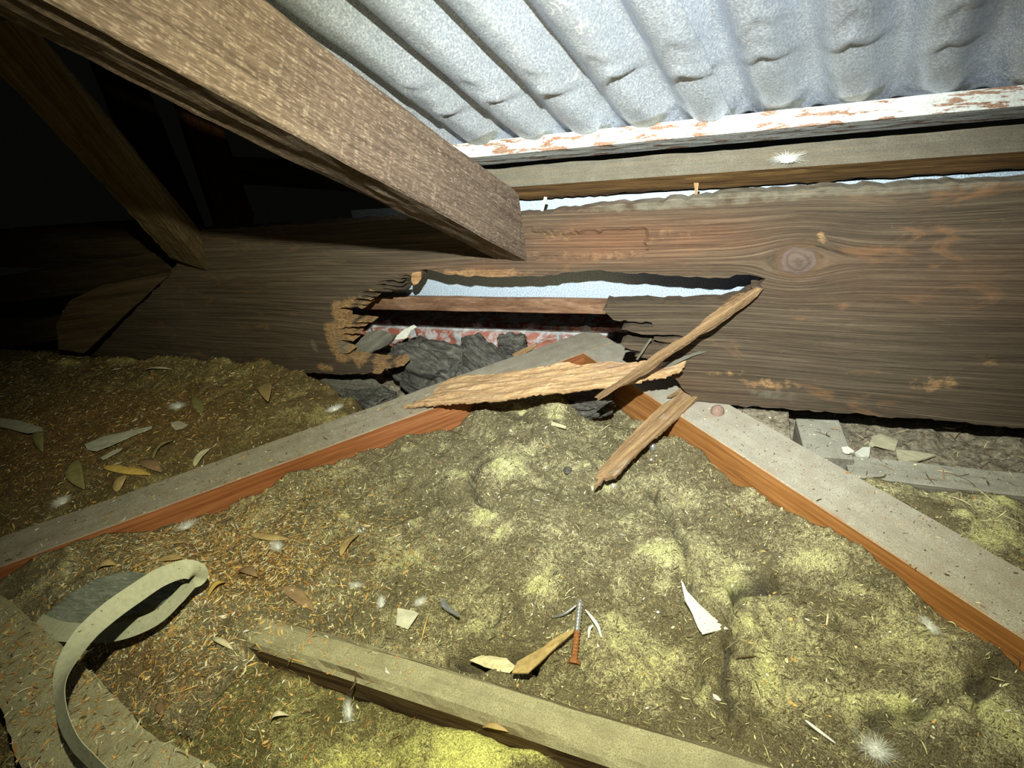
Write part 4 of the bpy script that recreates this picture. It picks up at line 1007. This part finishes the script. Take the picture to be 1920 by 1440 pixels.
sp_ = [(68, 1168, .006), (110, 1183, .008), (170, 1187, .010), (230, 1183, .012), (290, 1160, .014), (330, 1125, .018), (360, 1092, .024), (372, 1078, .032), (362, 1069, .044), (340, 1068, .052), (300, 1083, .062), (255, 1112, .070), (205, 1148, .077), (160, 1190, .082), (128, 1240, .085), (114, 1290, .085), (118, 1340, .082), (140, 1390, .078), (175, 1430, .074), (215, 1470, .072)]
Pp = [onz(a, b, z) for a, b, z in sp_]
wds = []
for i in range(len(Pp)):
    T = Pp[min(i + 1, len(Pp) - 1)] - Pp[max(i - 1, 0)]; T /= np.linalg.norm(T)
    v = C0 - Pp[i]; v /= np.linalg.norm(v)
    wi = np.cross(T, v); wi /= np.linalg.norm(wi)              # seen flat-on
    if i < 7: wv = np.cross(T, [0.0, -.35, 1]); wi = wv / np.linalg.norm(wv)
    if i >= 12:
        f = min(1, (i - 11) / 4.); f = .78 * f
        wi = wi * (1 - f) + v * f * (-1)
    if wds and np.dot(wi, wds[-1]) < 0 : wi = -wi
    wds.append(wi)
ribbon('packing_strap', Pp, wds, .0195, .0005, strap_m, 'flat grey-green strap folded back in a big loop at lower left', 'strap')

# ------------------------------------------------------------------ screw with pale swarf, clips, rings
def tube(path, rad, k=8):
    path = np.asarray(path, float); T = np.gradient(path, axis=0); T /= np.linalg.norm(T, axis=1)[:, None]
    V = []; ref = np.array([.13, .2, .97])
    for p_, t_, r_ in zip(path, T, rad):
        a = np.cross(t_, ref); a /= np.linalg.norm(a); b = np.cross(t_, a)
        for i in range(k): V.append(p_ + r_ * (a * math.cos(2 * math.pi * i / k) + b * math.sin(2 * math.pi * i / k)))
    n = len(path); Fc = [(r * k + i, r * k + (i + 1) % k, (r + 1) * k + (i + 1) % k, (r + 1) * k + i) for r in range(n - 1) for i in range(k)]
    Fc += [tuple(range(k - 1, -1, -1)), tuple((n - 1) * k + i for i in range(k))]
    return np.array(V), Fc
sa = np.array(seen(1077, 1243)[0]) + [0, 0, .004]; sb = np.array(seen(1090, 1140)[0]) + [0, 0, .016]
sL = np.linalg.norm(sb - sa); mws = frame(sa, sb - sa, (0, 0, 1))
root = bpy.data.objects.new('screw', None); COL.objects.link(root); root.matrix_world = mws
tag(root, 'long thread screw, half rusty and half bright, standing tilted on the insulation', 'screw')
def thread(name, x0, x1, r0, r1, mat, head=False):
    n = int((x1 - x0) * 12000); k = 14; V = []
    xs_ = np.linspace(x0, x1, n)
    for x in xs_:
        for i in range(k):
            th = 2 * math.pi * i / k; ph = (x / .0034 + i / k) % 1.; r = r0 + (r1 - r0) * (1 - abs(ph - .5) * 2) ** 2
            if x > sL * .93: r *= max(.12, (sL - x) / (sL * .07))
            V.append((x, r * math.cos(th), r * math.sin(th)))
    Fc = [(r * k + i, (r + 1) * k + i, (r + 1) * k + (i + 1) % k, r * k + (i + 1) % k) for r in range(n - 1) for i in range(k)] + [tuple(range(k)), tuple((n - 1) * k + i for i in range(k - 1, -1, -1))]
    o = mesh(name, V, Fc, mat, None, None, False); o.parent = root; return o
t1 = thread('rusty_shank', 0, sL * .45, .0028, .0040, rust_m); t1['label'] = 'rusty lower half of the shank'
t2 = thread('bright_shank', sL * .45, sL, .0026, .0040, steel_m); t2['label'] = 'bright silvery upper half of the shank'
V, Fc = [], []
for x, r in ((-.003, .0058), (-.001, .0064), (.001, .005)):
    for i in range(6): V.append((x, r * math.cos(i * math.pi / 3), r * math.sin(i * math.pi / 3)))
Fc = [(r * 6 + i, (r + 1) * 6 + i, (r + 1) * 6 + (i + 1) % 6, r * 6 + (i + 1) % 6) for r in range(2) for i in range(6)] + [tuple(range(6)), tuple(12 + i for i in range(5, -1, -1))]
o = mesh('screw_head', V, Fc, rust_m); o.parent = root
def wire(name, pz, r, mat, label, cat):
    path = []
    base = [np.array(seen(a, b)[0]) + [0, 0, z] for a, b, z in pz]
    n = len(base)
    for i in range(n - 1):
        for s in range(8):
            t = s / 8; g = lambda k: base[min(max(k, 0), n - 1)]
            a, b, c, d = g(i - 1), g(i), g(i + 1), g(i + 2)
            path.append(.5 * ((2 * b) + (-a + c) * t + (2 * a - 5 * b + 4 * c - d) * t * t + (-a + 3 * b - 3 * c + d) * t ** 3))
    path.append(base[-1]); m = len(path); rad = [r * (.35 + .65 * math.sin(math.pi * min(1, max(0, (i + .5) / m)))) for i in range(m)]
    V, Fc = tube(path, rad); org = V.mean(0)
    return tag(mesh(name, V - org, Fc, mat, None, Matrix.Translation(Vector(org)), True), label, cat)
wire('metal_swarf', [(1098, 1150, .006), (1112, 1170, .009), (1122, 1185, .009), (1128, 1200, .004)], .0019, feather_m, 'curved pale strand to the right of the tilted screw', 'swarf')
wire('metal_swarf', [(1104, 1200, .003), (1106, 1186, .006), (1113, 1180, .006)], .0016, feather_m, 'tiny pale hook-shaped strand under the curved one right of the screw', 'swarf')
wire('metal_swarf', [(1035, 1161, .003), (1060, 1157, .006), (1083, 1148, .012)], .0016, steel_m, 'thin grey strand touching the left of the screw', 'swarf')
wire('twig', [(1509, 1354, .003), (1530, 1372, .004), (1566, 1396, .002)], .0014, feather_m, 'thin white twig on the wool at lower right', 'twig')
wire('twig', [(1380, 1238, .003), (1400, 1236, .004), (1418, 1233, .002)], .0008, straw_ms[3], 'thin brown twig on the wool below the white shard', 'twig')
flatbit('metal_clip', [(825, 1122), (831, 1122), (842, 1136), (862, 1152), (858, 1155), (842, 1146), (828, 1136)], steel_m, 'curved grey metal clip in the litter left of the screw', 'clip', th=.004, seed=21, jag=.0001, lift=.006)
def ring_(name, px, py, R0, r0, mat, label, tilt, cat='screw'):
    h, _ = seen(px, py); pts = [(R0 * math.cos(t), R0 * math.sin(t), .0) for t in np.linspace(0, 2 * math.pi * .98, 26)]
    V, Fc = tube(pts, [r0] * 26)
    mw = Matrix.Translation(h + Vector((0, 0, .004))) @ Matrix.Rotation(tilt, 4, 'X')
    return tag(mesh(name, V, Fc, mat, None, mw, True), label, cat)
ring_('metal_ring', 678, 998, .0045, .0013, steel_m, 'small bright metal ring by the folded tan leaf', .9, 'ring')
dome('screw', np.array(seen(1224, 842)[0]) + [0, 0, .003], .005, .007, steel_m, 'small bright screw head right of the short broken wood piece', 'screw')
dome('nail_head', np.array(seen(1064, 884)[0]) + [0, 0, .002], .006, .005, char_m, 'dark round nail head poking from the middle of the insulation', 'nail')

# ------------------------------------------------------------------ down tufts (fluffy clumps of fine fibres)
def tuft(px, py, r, label, mat=feather_m, host=None, n=1300, seed=0, at=None):
    rg = np.random.default_rng(seed)
    c = np.array(at if at is not None else np.array(seen(px, py)[0]) + [0, 0, r * .25])
    V = []; Fc = []
    for i in range(n):
        d = rg.normal(size=3); d[2] = abs(d[2]) * .7; d /= np.linalg.norm(d); L = r * rg.uniform(.3, .8) * (1. if rg.uniform() < .85 else 1.4); s = rg.normal(size=3); s -= d * (s @ d); s /= np.linalg.norm(s)
        p0 = d * r * .08; wv = .00013; bend = rg.normal(size=3) * r * .35; prev = None
        for k in range(4):
            f = k / 3; q = p0 + d * L * f + bend * f * f; ww = wv * (1 - .7 * f); V += [q - s * ww, q + s * ww]
            if k: b = len(V) - 4; Fc.append((b, b + 1, b + 3, b + 2))
    sx, sy = rg.uniform(.9, 1.5), rg.uniform(.4, .8); an = rg.uniform(0, 3.14); ca, sa_ = math.cos(an), math.sin(an)
    V = [np.array([(v[0] * ca + v[1] * sa_) * sx, (-v[0] * sa_ + v[1] * ca) * sy, v[2] * .7]) for v in V]; V = [np.array([v[0] * ca - v[1] * sa_, v[0] * sa_ + v[1] * ca, v[2]]) for v in V]
    bm = bmesh.new(); bmesh.ops.create_icosphere(bm, subdivisions=3, radius=1); b0 = len(V)
    for v in bm.verts:
        q = np.array(v.co[:]); q = q * (1 + .25 * fbm(q[0:1] * 3, q[1:2] * 3, q[2:3] * 3, 2, seed)[0]); q = q * [r * .5 * sx, r * .5 * sy, r * .3]; V.append(np.array([q[0] * ca - q[1] * sa_, q[0] * sa_ + q[1] * ca, q[2]]))
    for f in bm.faces: Fc.append(tuple(b0 + v.index for v in f.verts))
    bm.free()
    return tag(mesh('down_tuft', V, Fc, mat, None, Matrix.Translation(Vector(c))), label, 'down tuft')
for i, (a, b, r, lab) in enumerate([
 (352, 990, .011, 'white down tuft close to the orange side of the left joist'), (522, 1030, .013, 'elongated white down tuft in the straw right of the left joist'), (628, 770, .010, 'bluish white down tuft behind the left joist near the hole'),
 (334, 765, .012, 'grey feathery tuft in the middle of the straw litter'), (118, 945, .012, 'dim whitish down tuft near the far left end of the joist'), (655, 1337, .009, 'small white tuft on the wool below the front timber'),
 (1642, 1412, .014, 'large white down tuft at the bottom right'), (789, 1132, .007, 'little white tuft just left of the metal clip'), (668, 1100, .007, 'little white tuft above the buried end of the front timber'),
 (716, 1135, .008, 'grey-white tuft between the strap and the metal clip'), (1742, 1178, .008, 'white fluff against the orange side of the right joist'), (1150, 912, .004, 'tiny white crumb below the tip of the broken wood piece')]):
    tuft(a, b, r, lab, seed=i)
tuft(0, 0, .012, 'white cobweb tuft stuck on the grey batten', n=900, seed=40, at=ony(1476, 300, .757))
# paint crumbs stuck on the rafter and cobweb specks stay part of surfaces

# ------------------------------------------------------------------ litter: straw, fibres, crumbs (nobody could count them)
def litter(name, n, region, size, wid, mats, probs, label, cat='litter', lift=.0008, curlf=1., seed=0, steep=.35):
    rg = np.random.default_rng(seed); V = []; Fc = []; mi = []
    made = 0; tries = 0
    while made < n and tries < n * 6:
        tries += 1
        x, y = region(rg)
        if x is None: continue
        h, nn_ = ground(x, y); 
        if nn_.z < .3: continue
        made += 1
        L = size * rg.lognormal(0, .55); w_ = wid * (rg.uniform(.4, 1.3) if rg.uniform() < .85 else rg.uniform(1.5, 2.8)); a = rg.uniform(0, 2 * math.pi)
        nn_ = np.array(nn_); d = np.array([math.cos(a), math.sin(a), rg.normal() * steep]); d -= nn_ * (d @ nn_) * .7; d /= np.linalg.norm(d)
        s = np.cross(nn_ + rg.normal(size=3) * .5, d); s /= np.linalg.norm(s); up_ = np.cross(d, s); cv = rg.normal() * L * .25 * curlf * (.25 if rg.uniform() < .7 else 1.); k = 3 if L > size * .7 else 2; m = rg.choice(len(mats), p=probs)
        c = np.array(h) + nn_ * (lift + abs(d[2]) * L * .4)
        for j in range(k + 1):
            f = j / k - .5; q = c + d * L * f + s * cv * (f * f * 4 - 1) * .6 + up_ * abs(cv) * .3 * (1 - f * f * 4); ww = w_ * (.35 if j in (0, k) else 1) / 2
            V += [q - s * ww, q + s * ww]
            if j: b = len(V) - 4; Fc.append((b, b + 1, b + 3, b + 2)); mi.append(m)
    V = np.array(V); org = V.mean(0); org[2] = V[:, 2].min()
    o = mesh(name, V - org, Fc, mats, None, Matrix.Translation(Vector(org)), False, mi); tag(o, label, cat, kind='stuff'); return o
def reg(box_, cond, dens=None):
    x0, x1, y0, y1 = box_
    def f(rg):
        x = rg.uniform(x0, x1); y = rg.uniform(y0, y1)
        if not cond(x, y): return None, None
        if dens is not None and rg.uniform() > dens(x, y): return None, None
        return x, y
    return f
behind = lambda x, y: (-((x - O[0]) * b_[0] + (y - O[1]) * b_[1])) > JW and y < .71
inc = lambda x, y: ((x - O[0]) * b_[0] + (y - O[1]) * b_[1]) > .004 and (-((x - O[0]) * a_[0] + (y - O[1]) * a_[1])) > .004
cS = onz(480, 1060, -.03)
litter('straw_litter', 15000, reg((-1.65, -.5, .15, .71), behind, lambda x, y: min(1, max(.12, (-.62 - x) / .25))), .0045, .0008, straw_ms, [.40, .24, .22, .10, .04], 'golden and orange shredded straw litter covering the batt behind the left joist', seed=1)
litter('straw_litter', 15000, reg((-.95, -.25, .08, .60), inc, lambda x, y: math.exp(-((x - cS[0] + .06) / .17) ** 2 - ((y - cS[1]) / .12) ** 2)), .0042, .0008, straw_ms, [.42, .2, .24, .09, .05], 'golden shredded straw litter between the strap and the left joist', seed=2)
litter('straw_litter', 3200, reg((-.70, -.25, .03, .21), lambda x, y: True, lambda x, y: min(1, max(.1, (-.28 - x) / .25))), .0045, .0008, straw_ms, [.32, .32, .16, .16, .04], 'brown and golden straw litter on the wool in front of the front timber', seed=3)
fr_c = reg((-.9, .45, .245, .80), inc)
litter('fibre_litter', 20000, fr_c, .0042, .00040, fib_ms, [.55, .22, .23], 'fine dark and yellow fibres over the large central batt', seed=4, steep=.6)
litter('crumb_litter', 2600, fr_c, .0022, .0012, [straw_ms[3], straw_ms[2], straw_ms[0], straw_ms[4]], [.42, .28, .18, .12], 'dark droppings and pale crumbs scattered over the central batt', seed=5)
litter('fibre_litter', 2400, reg((-.55, .3, .03, .205), lambda x, y: True), .0045, .0003, fib_ms, [.45, .3, .25], 'fine fibres over the yellow wool at the very bottom', seed=6, steep=.6)
litter('straw_litter', 700, reg((-1.3, -.45, .05, .8), lambda x, y: 0 < -((x - O[0]) * b_[0] + (y - O[1]) * b_[1]) < JW), .0045, .0008, straw_ms, [.4, .2, .2, .15, .05], 'sparse straw bits lying on the dusty top of the left joist', seed=12)
litter('crumb_litter', 1800, reg((-1.3, .5, .1, .9), lambda x, y: (not inc(x, y)) and not behind(x, y) and y < .7), .002, .001, [straw_ms[3], straw_ms[2], straw_ms[1]], [.5, .3, .2], 'dust crumbs on the tops of the joists', seed=7)
litter('fibre_litter', 1700, reg((.05, .6, .2, .606), lambda x, y: (-((x - O[0]) * a_[0] + (y - O[1]) * a_[1])) < -JW), .0045, .00035, fib_ms, [.5, .3, .2], 'fine fibres over the mossy batt beyond the right joist', seed=8, steep=.6)
litter('twig_litter', 420, reg((-.12, .5, .56, .82), lambda x, y: (-((x - O[0]) * a_[0] + (y - O[1]) * a_[1])) < -JW), .012, .0009, [straw_ms[3], leaf_ms[2], straw_ms[2]], [.5, .3, .2], 'dark twigs and husks in the rubble under the edge board', seed=9)
litter('fibre_litter', 2600, reg((-1.5, -.5, .15, .71), behind), .0045, .00035, fib_ms, [.5, .35, .15], 'fine fibres over the batt behind the left joist', seed=10, steep=.6)

for o in COL.objects:
    if o.type == 'MESH' and o.get('kind') == 'structure': pass
